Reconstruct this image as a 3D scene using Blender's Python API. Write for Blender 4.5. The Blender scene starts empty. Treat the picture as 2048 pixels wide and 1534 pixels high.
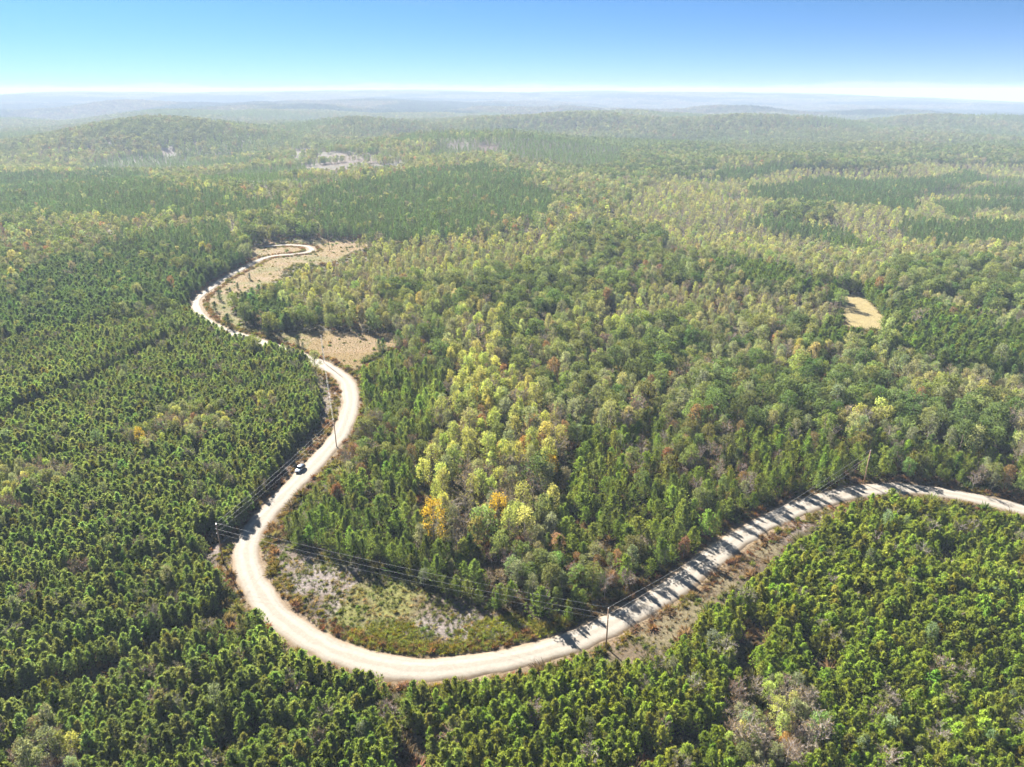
import bpy, bmesh, math, random
import numpy as np
from mathutils import Vector

scene = bpy.context.scene
COL = scene.collection
rng = np.random.default_rng(7)
random.seed(7)

# ------------------------------------------------------------------ camera
CAM_H = 120.0
PITCH = math.radians(22.5)
FPX = 1420.0                       # focal length in pixels of a 2048 px wide frame
cam_d = bpy.data.cameras.new("camera")
cam_d.sensor_width = 36.0
cam_d.lens = FPX / 2048.0 * 36.0
cam_d.clip_start = 1.0
cam_d.clip_end = 60000.0
cam = bpy.data.objects.new("camera", cam_d)
cam.location = (0, 0, CAM_H)
cam.rotation_euler = (math.radians(90) - PITCH, 0, 0)
COL.objects.link(cam)
scene.camera = cam

# ------------------------------------------------------------------ sun and sky
SUN_EL = math.radians(31.5)
SUN_DIR = Vector((-0.572 * math.cos(SUN_EL), 0.820 * math.cos(SUN_EL), math.sin(SUN_EL)))  # towards the sun
sun_d = bpy.data.lights.new("sun", 'SUN')
sun_d.energy = 5.0
sun_d.angle = math.radians(0.53)
sun_d.color = (1.0, 0.93, 0.82)
sun = bpy.data.objects.new("sun", sun_d)
sun.rotation_euler = SUN_DIR.to_track_quat('Z', 'Y').to_euler()
COL.objects.link(sun)

world = bpy.data.worlds.new("World")
scene.world = world
world.use_nodes = True
wn, wl = world.node_tree.nodes, world.node_tree.links
wn.clear()
def wnode(t, **kw):
    n = wn.new(t)
    for k, v in kw.items():
        setattr(n, k, v)
    return n
def wmath(op, a, b=None, c=None, clamp=False):
    n = wnode('ShaderNodeMath', operation=op, use_clamp=clamp)
    for i, v in enumerate((a, b, c)):
        if v is None:
            continue
        if isinstance(v, (int, float)):
            n.inputs[i].default_value = v
        else:
            wl.new(v, n.inputs[i])
    return n.outputs[0]
w_tc = wnode('ShaderNodeTexCoord')
w_sep = wnode('ShaderNodeSeparateXYZ')
wl.new(w_tc.outputs['Generated'], w_sep.inputs[0])
w_z = wmath('MAXIMUM', w_sep.outputs[2], 0.0)
# clear dry air: the pale layer along the horizon is thin
w_lift = wmath('SUBTRACT', 1.0, wmath('EXPONENT', wmath('MULTIPLY', w_z, -11.0)))
w_z2 = wmath('ADD', wmath('ADD', w_z, 0.07), wmath('MULTIPLY', w_lift, 0.40))
w_cmb = wnode('ShaderNodeCombineXYZ')
wl.new(w_sep.outputs[0], w_cmb.inputs[0]); wl.new(w_sep.outputs[1], w_cmb.inputs[1]); wl.new(w_z2, w_cmb.inputs[2])
w_nrm = wnode('ShaderNodeVectorMath', operation='NORMALIZE')
wl.new(w_cmb.outputs[0], w_nrm.inputs[0])
sky = wnode('ShaderNodeTexSky', sky_type='NISHITA')
sky.sun_disc = False
sky.sun_elevation = SUN_EL
sky.sun_rotation = math.atan2(SUN_DIR.x, SUN_DIR.y)
sky.altitude = 300.0
sky.air_density = 1.0
sky.dust_density = 0.05
sky.ozone_density = 1.2
wl.new(w_nrm.outputs[0], sky.inputs['Vector'])
# thin cirrus streaks and a low bank of white cloud along the horizon, the same all the way round
w_map = wnode('ShaderNodeMapping')
w_map.inputs['Scale'].default_value = (3.0, 3.0, 26.0)
w_map.inputs['Rotation'].default_value = (0.0, 0.05, 0.0)
wl.new(w_tc.outputs['Generated'], w_map.inputs[0])
w_ns = wnode('ShaderNodeTexNoise')
w_ns.inputs['Scale'].default_value = 1.6
w_ns.inputs['Detail'].default_value = 5.0
w_ns.inputs['Distortion'].default_value = 0.6
wl.new(w_map.outputs[0], w_ns.inputs['Vector'])
w_cir = wmath('MULTIPLY', wmath('MULTIPLY', wmath('SUBTRACT', w_ns.outputs[0], 0.46, clamp=True), 2.2), 0.22, clamp=True)
w_map2 = wnode('ShaderNodeMapping')
w_map2.inputs['Scale'].default_value = (5.0, 5.0, 2.0)
wl.new(w_tc.outputs['Generated'], w_map2.inputs[0])
w_ns2 = wnode('ShaderNodeTexNoise')
w_ns2.inputs['Scale'].default_value = 1.0
w_ns2.inputs['Detail'].default_value = 4.0
wl.new(w_map2.outputs[0], w_ns2.inputs['Vector'])
w_top = wmath('MULTIPLY_ADD', w_ns2.outputs[0], 0.040, -0.0132)      # top of the bank, as sine of its elevation
w_bank = wmath('MULTIPLY', wmath('SUBTRACT', w_top, w_z), 420.0, clamp=True)
w_bank = wmath('MULTIPLY', w_bank, 0.55)
w_pale = wmath('MULTIPLY', wmath('EXPONENT', wmath('MULTIPLY', w_z, -25.0)), 0.86)      # pale air low over the horizon
w_fac = wmath('MAXIMUM', w_cir, w_pale)
w_mix = wnode('ShaderNodeMix', data_type='RGBA')
wl.new(w_fac, w_mix.inputs[0])
w_tone = wnode('ShaderNodeMix', data_type='RGBA', blend_type='MULTIPLY')
w_tone.inputs[0].default_value = 1.0
w_tone.inputs[7].default_value = (0.168, 0.43, 0.90, 1)
w_bw = wnode('ShaderNodeRGBToBW')
wl.new(sky.outputs[0], w_bw.inputs[0])
wl.new(w_bw.outputs[0], w_tone.inputs[6])
wl.new(w_tone.outputs[2], w_mix.inputs[6])
w_mix.inputs[7].default_value = (1.95, 2.30, 2.72, 1)
w_mixb = wnode('ShaderNodeMix', data_type='RGBA')
wl.new(w_bank, w_mixb.inputs[0]); wl.new(w_mix.outputs[2], w_mixb.inputs[6])
w_mixb.inputs[7].default_value = (2.5, 2.6, 2.7, 1)
w_bg = wnode('ShaderNodeBackground')
w_bg.inputs[1].default_value = 0.05
wl.new(w_mixb.outputs[2], w_bg.inputs[0])
w_out = wnode('ShaderNodeOutputWorld')
wl.new(w_bg.outputs[0], w_out.inputs[0])

scene.view_settings.view_transform = 'Standard'
scene.view_settings.look = 'None'
scene.view_settings.exposure = 2.85
scene.view_settings.gamma = 1.0
scene.view_settings.use_curve_mapping = False
scene.render.engine = 'CYCLES'
scene.cycles.max_bounces = 6
scene.cycles.diffuse_bounces = 4
scene.cycles.glossy_bounces = 2
scene.cycles.transmission_bounces = 4
scene.cycles.volume_bounces = 0
scene.cycles.transparent_max_bounces = 4
scene.cycles.use_denoising = True
scene.cycles.use_adaptive_sampling = True
scene.cycles.adaptive_threshold = 0.02
scene.cycles.sample_clamp_indirect = 6.0

# ------------------------------------------------------------------ helpers
def vnoise(x, y, seed=0):
    """smooth value noise in 0..1, lattice of 1 unit"""
    x = np.asarray(x, float); y = np.asarray(y, float)
    xi = np.floor(x); yi = np.floor(y)
    fx = x - xi; fy = y - yi
    fx = fx * fx * fx * (fx * (fx * 6 - 15) + 10); fy = fy * fy * fy * (fy * (fy * 6 - 15) + 10)
    def hsh(a, b):
        n = (a * 374761393 + b * 668265263 + seed * 1442695041).astype(np.int64)
        n = (n ^ (n >> 13)) * 1274126177
        n = n ^ (n >> 16)
        return (n & 0xFFFF) / 65535.0
    xi = xi.astype(np.int64); yi = yi.astype(np.int64)
    a = hsh(xi, yi); b = hsh(xi + 1, yi); c = hsh(xi, yi + 1); d = hsh(xi + 1, yi + 1)
    return (a * (1 - fx) + b * fx) * (1 - fy) + (c * (1 - fx) + d * fx) * fy
def fbm(x, y, scale, octaves=3, seed=0):
    x = np.asarray(x, float) / scale; y = np.asarray(y, float) / scale
    s = 0.0; a = 1.0; t = 0.0
    for o in range(octaves):
        s = s + a * vnoise(x + 17.3 * o, y - 9.1 * o, seed + o * 31); t += a
        a *= 0.5; x = x * 2.03; y = y * 2.03
    return s / t
def sstep(a, b, x):
    t = np.clip((np.asarray(x, float) - a) / (b - a), 0, 1)
    return t * t * (3 - 2 * t)

RIDGE_X = np.array([-900, 0, 180, 450, 700, 900, 1060, 1200, 1500, 1800, 2048, 2900.0])
RIDGE_Y = np.array([193, 191, 187, 187, 183, 184, 187, 184, 189, 196, 203, 206.0])
RIDGE_D = 9000.0
def ridge_height(x, y):
    u = 1024 + FPX * (x / np.maximum(y, 1.0)) / math.cos(PITCH) * 0.93
    yy = np.interp(u, RIDGE_X, RIDGE_Y)
    ang = PITCH - np.arctan((767 - yy) / FPX)
    return CAM_H - RIDGE_D * np.tan(ang) - 12.0
HILLS = [(-830, 1760, 230, 260, 42), (-1350, 1950, 420, 260, 18), (330, 3050, 300, 260, 34), (900, 3150, 700, 300, 26),
         (-260, 900, 240, 170, 13), (-180, 1480, 260, 130, 16), (120, 1650, 300, 200, 12), (600, 1500, 500, 220, 14), (1150, 1900, 500, 260, 18),
         (90, 330, 60, 60, -5), (-500, 2700, 500, 200, 20), (-1700, 3300, 700, 300, 26), (1900, 4200, 900, 400, 30), (0, 4600, 900, 350, 34), (-1500, 5200, 1300, 400, 48),
         (-480, 2200, 260, 110, 30), (150, 2350, 330, 120, 32), (800, 2300, 420, 130, 34), (1500, 2600, 480, 150, 38), (-1150, 2650, 380, 140, 34), (430, 1250, 230, 100, 16), (-700, 1150, 200, 90, 14), (120, 1950, 500, 110, -14), (900, 1750, 400, 110, -12), (260, 640, 120, 90, -9), (700, 820, 200, 120, -8), (-520, 760, 160, 120, -7)]
def height(x, y):
    x = np.asarray(x, float); y = np.asarray(y, float)
    d = np.hypot(x, y)
    z = 1.4 * (fbm(x, y, 120, 2, 3) - 0.5)
    z = z + sstep(480, 1300, d) * (62 * (fbm(x, y, 620, 3, 11) - 0.5) - 6)
    z = z + sstep(1800, 4500, d) * (120 * (fbm(x, y, 1250, 3, 23) - 0.5) - 8)
    for hx, hy, sx, sy, hh in HILLS:
        z = z + hh * np.exp(-((x - hx) / sx) ** 2 - ((y - hy) / sy) ** 2)
    k = sstep(6000, 8600, d)
    return z * (1 - k) + k * (ridge_height(x, y) + 58 * (fbm(x, y, 900, 3, 41) - 0.5) - sstep(9400, 12500, d) * 60)

CP, SP = math.cos(PITCH), math.sin(PITCH)
def project(x, y, z):
    """world -> pixel of the 2048 x 1534 frame"""
    zz = z - CAM_H
    dep = np.maximum(y * CP - zz * SP, 1.0)
    return 1024 + FPX * x / dep, 767 - FPX * (y * SP + zz * CP) / dep
def ground_at(u, v, lift=0.0):
    """the point of the ground seen in that pixel (real-world place, found once)"""
    u = np.atleast_1d(np.asarray(u, float)); v = np.atleast_1d(np.asarray(v, float))
    dx = u - 1024; dy = FPX * CP - (v - 767) * SP; dz = -(FPX * SP + (v - 767) * CP)
    z = np.zeros_like(u)
    for _ in range(12):
        t = (z + lift - CAM_H) / dz
        x, y = dx * t, dy * t
        z = 0.5 * z + 0.5 * height(x, y)
    return np.stack([x, y], 1)
def in_poly(u, v, poly):
    u = np.asarray(u); v = np.asarray(v)
    inside = np.zeros(u.shape, bool)
    n = len(poly)
    j = n - 1
    for i in range(n):
        xi, yi = poly[i]; xj, yj = poly[j]
        c = ((yi > v) != (yj > v))
        if yj != yi:
            inside ^= c & (u < (xj - xi) * (v - yi) / (yj - yi) + xi)
        j = i
    return inside
def in_ell(u, v, e):
    return ((u - e[0]) / e[2]) ** 2 + ((v - e[1]) / e[3]) ** 2 < 1
def line_dist(x, y, pts):
    best = np.full(np.shape(x), 1e9)
    for i in range(len(pts) - 1):
        ax, ay = pts[i]; bx, by = pts[i + 1]
        dx, dy = bx - ax, by - ay
        L = dx * dx + dy * dy + 1e-9
        t = np.clip(((x - ax) * dx + (y - ay) * dy) / L, 0, 1)
        best = np.minimum(best, (x - ax - t * dx) ** 2 + (y - ay - t * dy) ** 2)
    return np.sqrt(best)
def smooth_line(pts, step):
    """Catmull-Rom through pts, resampled"""
    P = np.array(pts, float)
    P = np.vstack([2 * P[0] - P[1], P, 2 * P[-1] - P[-2]])
    out = []
    for i in range(1, len(P) - 2):
        for t in np.linspace(0, 1, 14, endpoint=False):
            a, b, c, d = P[i - 1], P[i], P[i + 1], P[i + 2]
            out.append(0.5 * (2 * b + (c - a) * t + (2 * a - 5 * b + 4 * c - d) * t * t + (3 * b - a - 3 * c + d) * t ** 3))
    out.append(P[-2]); out = np.array(out)
    for _ in range(3):
        out[1:-1] = 0.25 * out[:-2] + 0.5 * out[1:-1] + 0.25 * out[2:]
    s = np.concatenate([[0], np.cumsum(np.hypot(*(out[1:] - out[:-1]).T))])
    n = max(2, int(s[-1] / step))
    q = np.linspace(0, s[-1], n)
    return np.stack([np.interp(q, s, out[:, 0]), np.interp(q, s, out[:, 1])], 1)

def tag(o, label, cat=None, group=None, kind=None):
    o["label"] = label
    if cat: o["category"] = cat
    if group: o["group"] = group
    if kind: o["kind"] = kind
    return o
def new_obj(name, data, parent=None):
    o = bpy.data.objects.new(name, data)
    COL.objects.link(o)
    if parent is not None: o.parent = parent
    return o
def mesh_from(name, V, F, mats=(), midx=None, var=None, smooth=False):
    me = bpy.data.meshes.new(name)
    me.from_pydata([tuple(v) for v in V], [], [tuple(int(i) for i in f) for f in F])
    for m in mats: me.materials.append(m)
    if midx is not None: me.polygons.foreach_set("material_index", np.asarray(midx, np.int32))
    if var is not None:
        a = me.attributes.new("var", 'FLOAT', 'FACE')
        a.data.foreach_set("value", np.asarray(var, np.float32))
    if smooth: me.polygons.foreach_set("use_smooth", np.ones(len(me.polygons), bool))
    me.update()
    return me

# ------------------------------------------------------------------ materials
def mat_new(name):
    m = bpy.data.materials.new(name); m.use_nodes = True
    n, l = m.node_tree.nodes, m.node_tree.links
    n.clear()
    out = n.new('ShaderNodeOutputMaterial')
    return m, n, l, out
def mat_plain(name, col, rough=0.7, metal=0.0, spec=0.4, noise=0.0, nscale=6.0):
    m, n, l, out = mat_new(name)
    b = n.new('ShaderNodeBsdfPrincipled')
    b.inputs['Base Color'].default_value = (*col, 1)
    b.inputs['Roughness'].default_value = rough
    b.inputs['Metallic'].default_value = metal
    b.inputs['Specular IOR Level'].default_value = spec
    if noise:
        tc = n.new('ShaderNodeTexCoord'); ns = n.new('ShaderNodeTexNoise')
        ns.inputs['Scale'].default_value = nscale; ns.inputs['Detail'].default_value = 4
        l.new(tc.outputs['Object'], ns.inputs['Vector'])
        r = n.new('ShaderNodeMapRange')
        r.inputs['To Min'].default_value = 1 - noise; r.inputs['To Max'].default_value = 1 + noise
        l.new(ns.outputs[0], r.inputs[0])
        mm = n.new('ShaderNodeMix'); mm.data_type = 'RGBA'; mm.blend_type = 'MULTIPLY'
        mm.inputs[0].default_value = 1; mm.inputs[6].default_value = (*col, 1)
        l.new(r.outputs[0], mm.inputs[7]); l.new(mm.outputs[2], b.inputs['Base Color'])
    l.new(b.outputs[0], out.inputs[0])
    return m
def mat_foliage(name, transl=0.38, lo=0.6, hi=1.45, spec=0.35, rough=0.5):
    m, n, l, out = mat_new(name)
    at = n.new('ShaderNodeAttribute'); at.attribute_type = 'INSTANCER'; at.attribute_name = "tint"
    av = n.new('ShaderNodeAttribute'); av.attribute_type = 'GEOMETRY'; av.attribute_name = "var"
    r = n.new('ShaderNodeMapRange')
    r.inputs['To Min'].default_value = lo; r.inputs['To Max'].default_value = hi
    l.new(av.outputs['Fac'], r.inputs[0])
    mm = n.new('ShaderNodeMix'); mm.data_type = 'RGBA'; mm.blend_type = 'MULTIPLY'; mm.inputs[0].default_value = 1
    l.new(at.outputs['Color'], mm.inputs[6]); l.new(r.outputs[0], mm.inputs[7])
    b = n.new('ShaderNodeBsdfDiffuse')
    # a tuft scatters like a soft mass, not like one flat card: bend the normal upwards
    ge = n.new('ShaderNodeNewGeometry'); vm = n.new('ShaderNodeVectorMath'); vm.operation = 'MULTIPLY_ADD'
    vm.inputs[1].default_value = (.55, .55, .55); vm.inputs[2].default_value = (0, 0, .75); l.new(ge.outputs['Normal'], vm.inputs[0])
    vn = n.new('ShaderNodeVectorMath'); vn.operation = 'NORMALIZE'; l.new(vm.outputs[0], vn.inputs[0]); l.new(vn.outputs[0], b.inputs['Normal'])
    l.new(mm.outputs[2], b.inputs['Color'])
    t = n.new('ShaderNodeBsdfTranslucent')
    tw = n.new('ShaderNodeMix'); tw.data_type = 'RGBA'; tw.blend_type = 'MULTIPLY'; tw.inputs[0].default_value = 1
    l.new(mm.outputs[2], tw.inputs[6]); tw.inputs[7].default_value = (1.25, 1.2, 0.7, 1)
    l.new(tw.outputs[2], t.inputs[0])
    mx = n.new('ShaderNodeMixShader'); mx.inputs[0].default_value = transl
    l.new(b.outputs[0], mx.inputs[1]); l.new(t.outputs[0], mx.inputs[2])
    l.new(mx.outputs[0], out.inputs[0])
    return m
M_NEEDLE = mat_foliage("pine_needles", 0.42, 0.45, 1.55, 0.10, 0.6)
M_LEAF = mat_foliage("leaves", 0.38, 0.6, 1.4, 0.08, 0.55)
M_BARK = mat_plain("bark", (0.16, 0.125, 0.10), 0.9, noise=0.35)
M_TWIG = mat_plain("grey_twigs", (0.22, 0.19, 0.175), 0.85, noise=0.25, nscale=2.0)

# ------------------------------------------------------------------ the road's line, the lanes and the land cover, traced on the ground
ROAD_PX = [(2330, 1100), (2180, 1053), (2048, 1019), (1960, 999), (1880, 984), (1800, 976), (1720, 982), (1640, 1001), (1570, 1026), (1500, 1062), (1430, 1110), (1360, 1164),
           (1290, 1210), (1220, 1249), (1150, 1280), (1060, 1308), (960, 1328), (860, 1338), (780, 1333), (700, 1314), (630, 1285), (574, 1245), (532, 1203),
           (505, 1155), (493, 1108), (502, 1068), (530, 1030), (570, 988), (610, 947), (650, 905), (681, 866), (699, 820), (700, 785), (688, 757), (660, 736),
           (625, 720), (590, 708), (555, 696), (525, 685), (490, 674), (450, 661), (415, 643), (397, 624), (391, 607), (398, 594), (420, 577), (449, 556), (480, 540), (511, 524), (540, 513), (590, 508), (617, 504),
           (623, 498), (610, 492), (570, 490), (530, 493)]
road_pts = ground_at([p[0] for p in ROAD_PX], [p[1] for p in ROAD_PX])
ROAD = smooth_line(road_pts, 2.0)
ROAD_COARSE = ROAD[::4]
ROAD_HALF = 3.2

LANES_PX = [([(0, 835), (60, 808), (130, 780), (220, 735), (330, 678), (395, 652)], 3.0), ([(455, 1215), (324, 1262), (223, 1325), (87, 1362), (-60, 1410)], 2.4),
            ([(436, 1100), (313, 1112), (167, 1148), (0, 1172)], 1.3), ([(1505, 1240), (1490, 1300), (1505, 1370), (1530, 1420)], 2.3), ([(790, 1380), (800, 1440), (815, 1534), (830, 1600)], 1.3),
            ([(1440, 1440), (1300, 1500), (1150, 1600)], 1.0), ([(1800, 1075), (1900, 1090), (2048, 1120)], 0.8), ([(0, 470), (130, 480), (260, 455), (420, 440)], 2.0)]
POLE_SHADE = ground_at([444, 488], [1118, 1205])
POLE_SHADE = np.vstack([POLE_SHADE[0] + np.array([SUN_DIR.x, SUN_DIR.y]) / math.hypot(SUN_DIR.x, SUN_DIR.y) * 12.0, POLE_SHADE])      # kept open round the pole at the big bend
LANES = [(ground_at([p[0] for p in L], [p[1] for p in L], 3.0), w) for L, w in LANES_PX]

MEADOW1 = [(500, 492), (556, 482), (624, 479), (735, 479), (752, 490), (705, 504), (672, 522), (640, 528), (590, 528), (570, 542), (545, 568), (505, 575), (470, 590), (465, 615), (478, 646),
           (510, 655), (530, 672), (490, 668), (440, 652), (395, 632), (383, 606), (396, 592), (450, 555), (510, 523)]
MEADOW2 = [(545, 668), (610, 660), (700, 664), (790, 668), (812, 678), (800, 690), (760, 702), (735, 715), (715, 740), (690, 735), (650, 718), (610, 704), (560, 690)]
CLEARING = [(525, 1078), (560, 1086), (640, 1104), (720, 1126), (850, 1174), (1000, 1222), (1130, 1254), (1225, 1235), (1230, 1250), (1060, 1302), (860, 1335), (700, 1312), (570, 1244), (515, 1170), (505, 1110)]
SLASH = [(1190, 1300), (1215, 1262), (1290, 1225), (1400, 1152), (1500, 1078), (1570, 1038), (1640, 1012), (1700, 1000), (1700, 1012), (1680, 1022), (1600, 1078), (1500, 1150), (1400, 1226), (1342, 1290), (1336, 1312), (1215, 1316)]
VERGE_L = [(622, 722), (660, 740), (690, 765), (696, 800), (690, 850), (660, 892), (600, 950), (540, 1015), (500, 1060), (490, 1100), (470, 1180), (436, 1140), (405, 1112), (440, 1092), (520, 995), (560, 938), (600, 892), (640, 838), (645, 790)]
FIELD = [(1642, 583), (1728, 590), (1748, 615), (1778, 645), (1768, 662), (1700, 655), (1684, 630), (1672, 602)]
POLE_NOOK = [(1640, 985), (1700, 950), (1790, 962), (1820, 975), (1720, 980)]
CUT1 = [(590, 300), (640, 300), (700, 310), (760, 312), (830, 330), (790, 345), (700, 350), (640, 360), (600, 330)]
CUT2 = [(320, 302), (362, 300), (352, 316), (330, 316)]
CUT3 = [(880, 286), (1000, 290), (1000, 308), (900, 300)]
POLE_VERGE = [(428, 1104), (470, 1092), (482, 1170), (506, 1215), (480, 1208), (446, 1158)]
OPEN = [POLE_VERGE, MEADOW1, MEADOW2, CLEARING, SLASH, VERGE_L, FIELD, POLE_NOOK]
CUTS = [CUT1, CUT2, CUT3]

PLANTATION = [(0, 668), (120, 645), (250, 622), (385, 603), (390, 614), (404, 629), (422, 638), (446, 653), (464, 656), (482, 667), (500, 682), (528, 694), (540, 681), (570, 684), (600, 696), (615, 710), (622, 735), (640, 790), (635, 835), (600, 885), (560, 930), (520, 985),
              (440, 1085), (400, 1108), (440, 1130), (455, 1170), (470, 1200), (520, 1240), (570, 1280), (640, 1312), (720, 1335), (800, 1358), (870, 1364), (950, 1352), (1040, 1330),
              (1100, 1312), (1200, 1310), (1340, 1306), (1400, 1236), (1500, 1158), (1600, 1084), (1690, 1022), (1720, 1000), (1800, 990), (1850, 988), (1960, 1012), (2048, 1034), (2400, 1110),
              (2400, 2600), (-700, 2600), (-700, 790)]
PINE_LOOP = [(525, 1080), (560, 1020), (640, 935), (690, 885), (725, 830), (720, 760), (700, 730), (740, 695), (830, 660), (870, 690), (890, 740), (872, 880), (840, 930), (850, 1010), (870, 1070), (960, 1075),
             (1080, 1035), (1150, 930), (1150, 870), (1300, 835), (1420, 835), (1560, 850), (1700, 862), (1800, 880), (2048, 900), (2300, 930), (2300, 1075), (2048, 1000), (1800, 960), (1700, 955), (1560, 1010),
             (1400, 1110), (1240, 1215), (1130, 1255), (1000, 1222), (850, 1177), (700, 1118), (560, 1090)]
POPLARS = [(930, 615), (1000, 640), (1015, 720), (1060, 770), (1105, 830), (1125, 880), (1130, 940), (1080, 1035), (960, 1075), (870, 1070), (850, 1010), (840, 930), (872, 880), (890, 740), (900, 680)]
PINES_FAR = [[(-300, 660), (-300, 600), (0, 570), (120, 520), (200, 500), (330, 460), (440, 440), (490, 490), (500, 530), (440, 570), (385, 602), (250, 620), (120, 643), (0, 666)],
             [(-300, 350), (0, 350), (250, 340), (350, 375), (560, 400), (470, 420), (300, 440), (150, 440), (0, 430), (-300, 430)],
             [(540, 430), (600, 400), (680, 370), (800, 345), (960, 330), (1050, 350), (1100, 380), (1090, 420), (1000, 440), (930, 470), (800, 480), (700, 470), (600, 470)],
             [(1490, 382), (1640, 362), (1830, 358), (1960, 343), (1950, 360), (1880, 380), (1820, 410), (1690, 405), (1560, 397)],
             [(1420, 346), (1600, 324), (1640, 330), (1500, 356)], [(1780, 443), (2048, 448), (2300, 450), (2300, 485), (2048, 482), (1900, 470), (1780, 460)],
             [(1980, 373), (2300, 365), (2300, 398), (2048, 396), (1900, 396)], [(1880, 414), (2048, 404), (2300, 405), (2300, 430), (2048, 427), (1900, 431)],
             [(1480, 440), (1580, 440), (1700, 470), (1780, 500), (1700, 495), (1560, 460)],
             [(1409, 507), (1523, 518), (1644, 550), (1740, 562), (1903, 608), (2048, 649), (2300, 700), (2300, 850), (2048, 770), (1960, 745), (1840, 725), (1720, 700), (1630, 700), (1650, 655), (1700, 648), (1770, 650),
              (1730, 592), (1650, 582), (1560, 547), (1480, 540)],
             [(470, 585), (540, 560), (580, 600), (600, 655), (520, 650), (475, 620)], [(330, 280), (480, 265), (640, 270), (600, 295), (450, 320), (350, 320)], [(830, 270), (1000, 255), (1150, 262), (1000, 280), (850, 288)]]
PALE = [[(1330, 345), (1480, 330), (2300, 318), (2300, 640), (2048, 645), (1900, 604), (1740, 560), (1520, 515), (1400, 502), (1290, 480), (1180, 450), (1250, 400)],
        [(740, 482), (900, 470), (1000, 470), (1130, 450), (1160, 480), (1050, 525), (900, 545), (760, 560), (700, 590), (560, 600), (560, 560), (640, 520)],
        [(1225, 590), (1330, 560), (1450, 560), (1640, 590), (1690, 640), (1560, 640), (1400, 650), (1300, 655), (1230, 640)], [(1780, 700), (2300, 760), (2300, 820), (1900, 770)]]
OAKS = [(1910, 545, 150, 38), (1990, 575, 80, 40), (1680, 775, 130, 55), (1900, 835, 120, 45), (1480, 770, 110, 40), (1035, 645, 58, 52), (1300, 690, 90, 60), (1220, 480, 110, 38), (1690, 322, 150, 14), (1600, 424, 70, 16), (1120, 570, 160, 45),
        (560, 455, 80, 30), (880, 590, 100, 28), (1280, 330, 160, 26), (320, 262, 130, 20), (2000, 310, 200, 18), (1500, 290, 260, 26)]

# ------------------------------------------------------------------ ground
def warp(x, y):
    """uneven edges for the open places"""
    a = np.where(np.hypot(x, y) < 700, 3.0, 0.0); b = np.where(np.hypot(x, y) > 900, 22.0, 0.0)
    return (x + a * (fbm(x, y, 14, 2, 301) - .5) * 2 + b * (fbm(x, y, 130, 2, 303) - .5) * 2,
            y + a * (fbm(x, y, 14, 2, 302) - .5) * 2 + b * (fbm(x, y, 130, 2, 304) - .5) * 3)
def axis(lo_far, lo, hi, hi_far, step, grow):
    a = list(np.arange(lo, hi + 0.01, step))
    s = step
    while a[-1] < hi_far:
        s *= grow; a.append(a[-1] + s)
    s = step
    while a[0] > lo_far:
        s *= grow; a.insert(0, a[0] - s)
    return np.array(a)
gx = axis(-11500, -230, 290, 11500, 2.0, 1.055)
gy = axis(-600, 70, 560, 12800, 2.2, 1.045)
GX, GY = np.meshgrid(gx, gy)
GZ = height(GX, GY)
nx, ny = len(gx), len(gy)
fx, fy = GX.ravel(), GY.ravel()
U, W = project(*warp(fx, fy), GZ.ravel())
cover = np.tile(np.array([0.050, 0.042, 0.025]), (fx.size, 1))                 # leaf litter
dist = np.hypot(fx, fy)
n1 = fbm(fx, fy, 9, 3, 5); n2 = fbm(fx, fy, 30, 3, 8); n3 = fbm(fx, fy, 260, 3, 15)
far_mix = sstep(2500, 4500, dist)[:, None]
canopy = np.where(n3[:, None] > 0.56, [[0.030, 0.052, 0.028]], np.where(n3[:, None] > 0.42, [[0.070, 0.078, 0.036]], [[0.095, 0.092, 0.055]]))
cover = cover * (1 - far_mix) + canopy * far_mix
OPEN_GAIN = 0.36
def lay(mask, col, amt=1.0):
    m = (mask * amt)[:, None] if not np.isscalar(amt) else mask[:, None] * amt
    cover[:] = cover * (1 - m) + np.array(col) * OPEN_GAIN * m
ok = fy > 20
def pm(poly): return (in_poly(U, W, poly) & ok).astype(float)
for P in (CUT1, CUT2, CUT3):
    m = pm(P); lay(m, (0.11, 0.072, 0.048)); lay(m, (0.07, 0.075, 0.035), sstep(.45, .6, fbm(fx, fy, 70, 3, 306)) * .8)
for P in (MEADOW1, MEADOW2):
    m = pm(P)
    lay(m, (0.31, 0.218, 0.092)); lay(m, (0.20, 0.195, 0.06), sstep(0.44, 0.58, n2) * .85); lay(m, (0.36, 0.25, 0.15), sstep(0.52, 0.6, n1) * 0.7)
m = pm(CLEARING)
lay(m, (0.32, 0.275, 0.258)); lay(m, (0.25, 0.25, 0.08), sstep(0.50, 0.60, n2)); lay(m, (0.19, 0.14, 0.10), sstep(0.52, 0.6, n1) * 0.7)
for P in (SLASH, VERGE_L, POLE_NOOK, POLE_VERGE):
    m = pm(P)
    lay(m, (0.30, 0.245, 0.22)); lay(m, (0.22, 0.19, 0.08), sstep(0.5, 0.6, n2) * 0.7); lay(m, (0.17, 0.12, 0.085), sstep(0.5, 0.6, n1) * 0.7)
lay(pm(FIELD), (0.44, 0.36, 0.17), 0.9 + 0.1 * n1)
near = (dist < 900)
rd = np.full(fx.size, 1e9)
rd[near] = line_dist(fx[near], fy[near], ROAD_COARSE)
lay((rd < 7.0) * (1 - sstep(4.2, 7.0, rd)), (0.27, 0.185, 0.105), 0.55 + 0.45 * n1)
lay((rd < 4.6) * (1 - sstep(3.4, 4.6, rd)), (0.44, 0.35, 0.25), 0.5)
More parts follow.
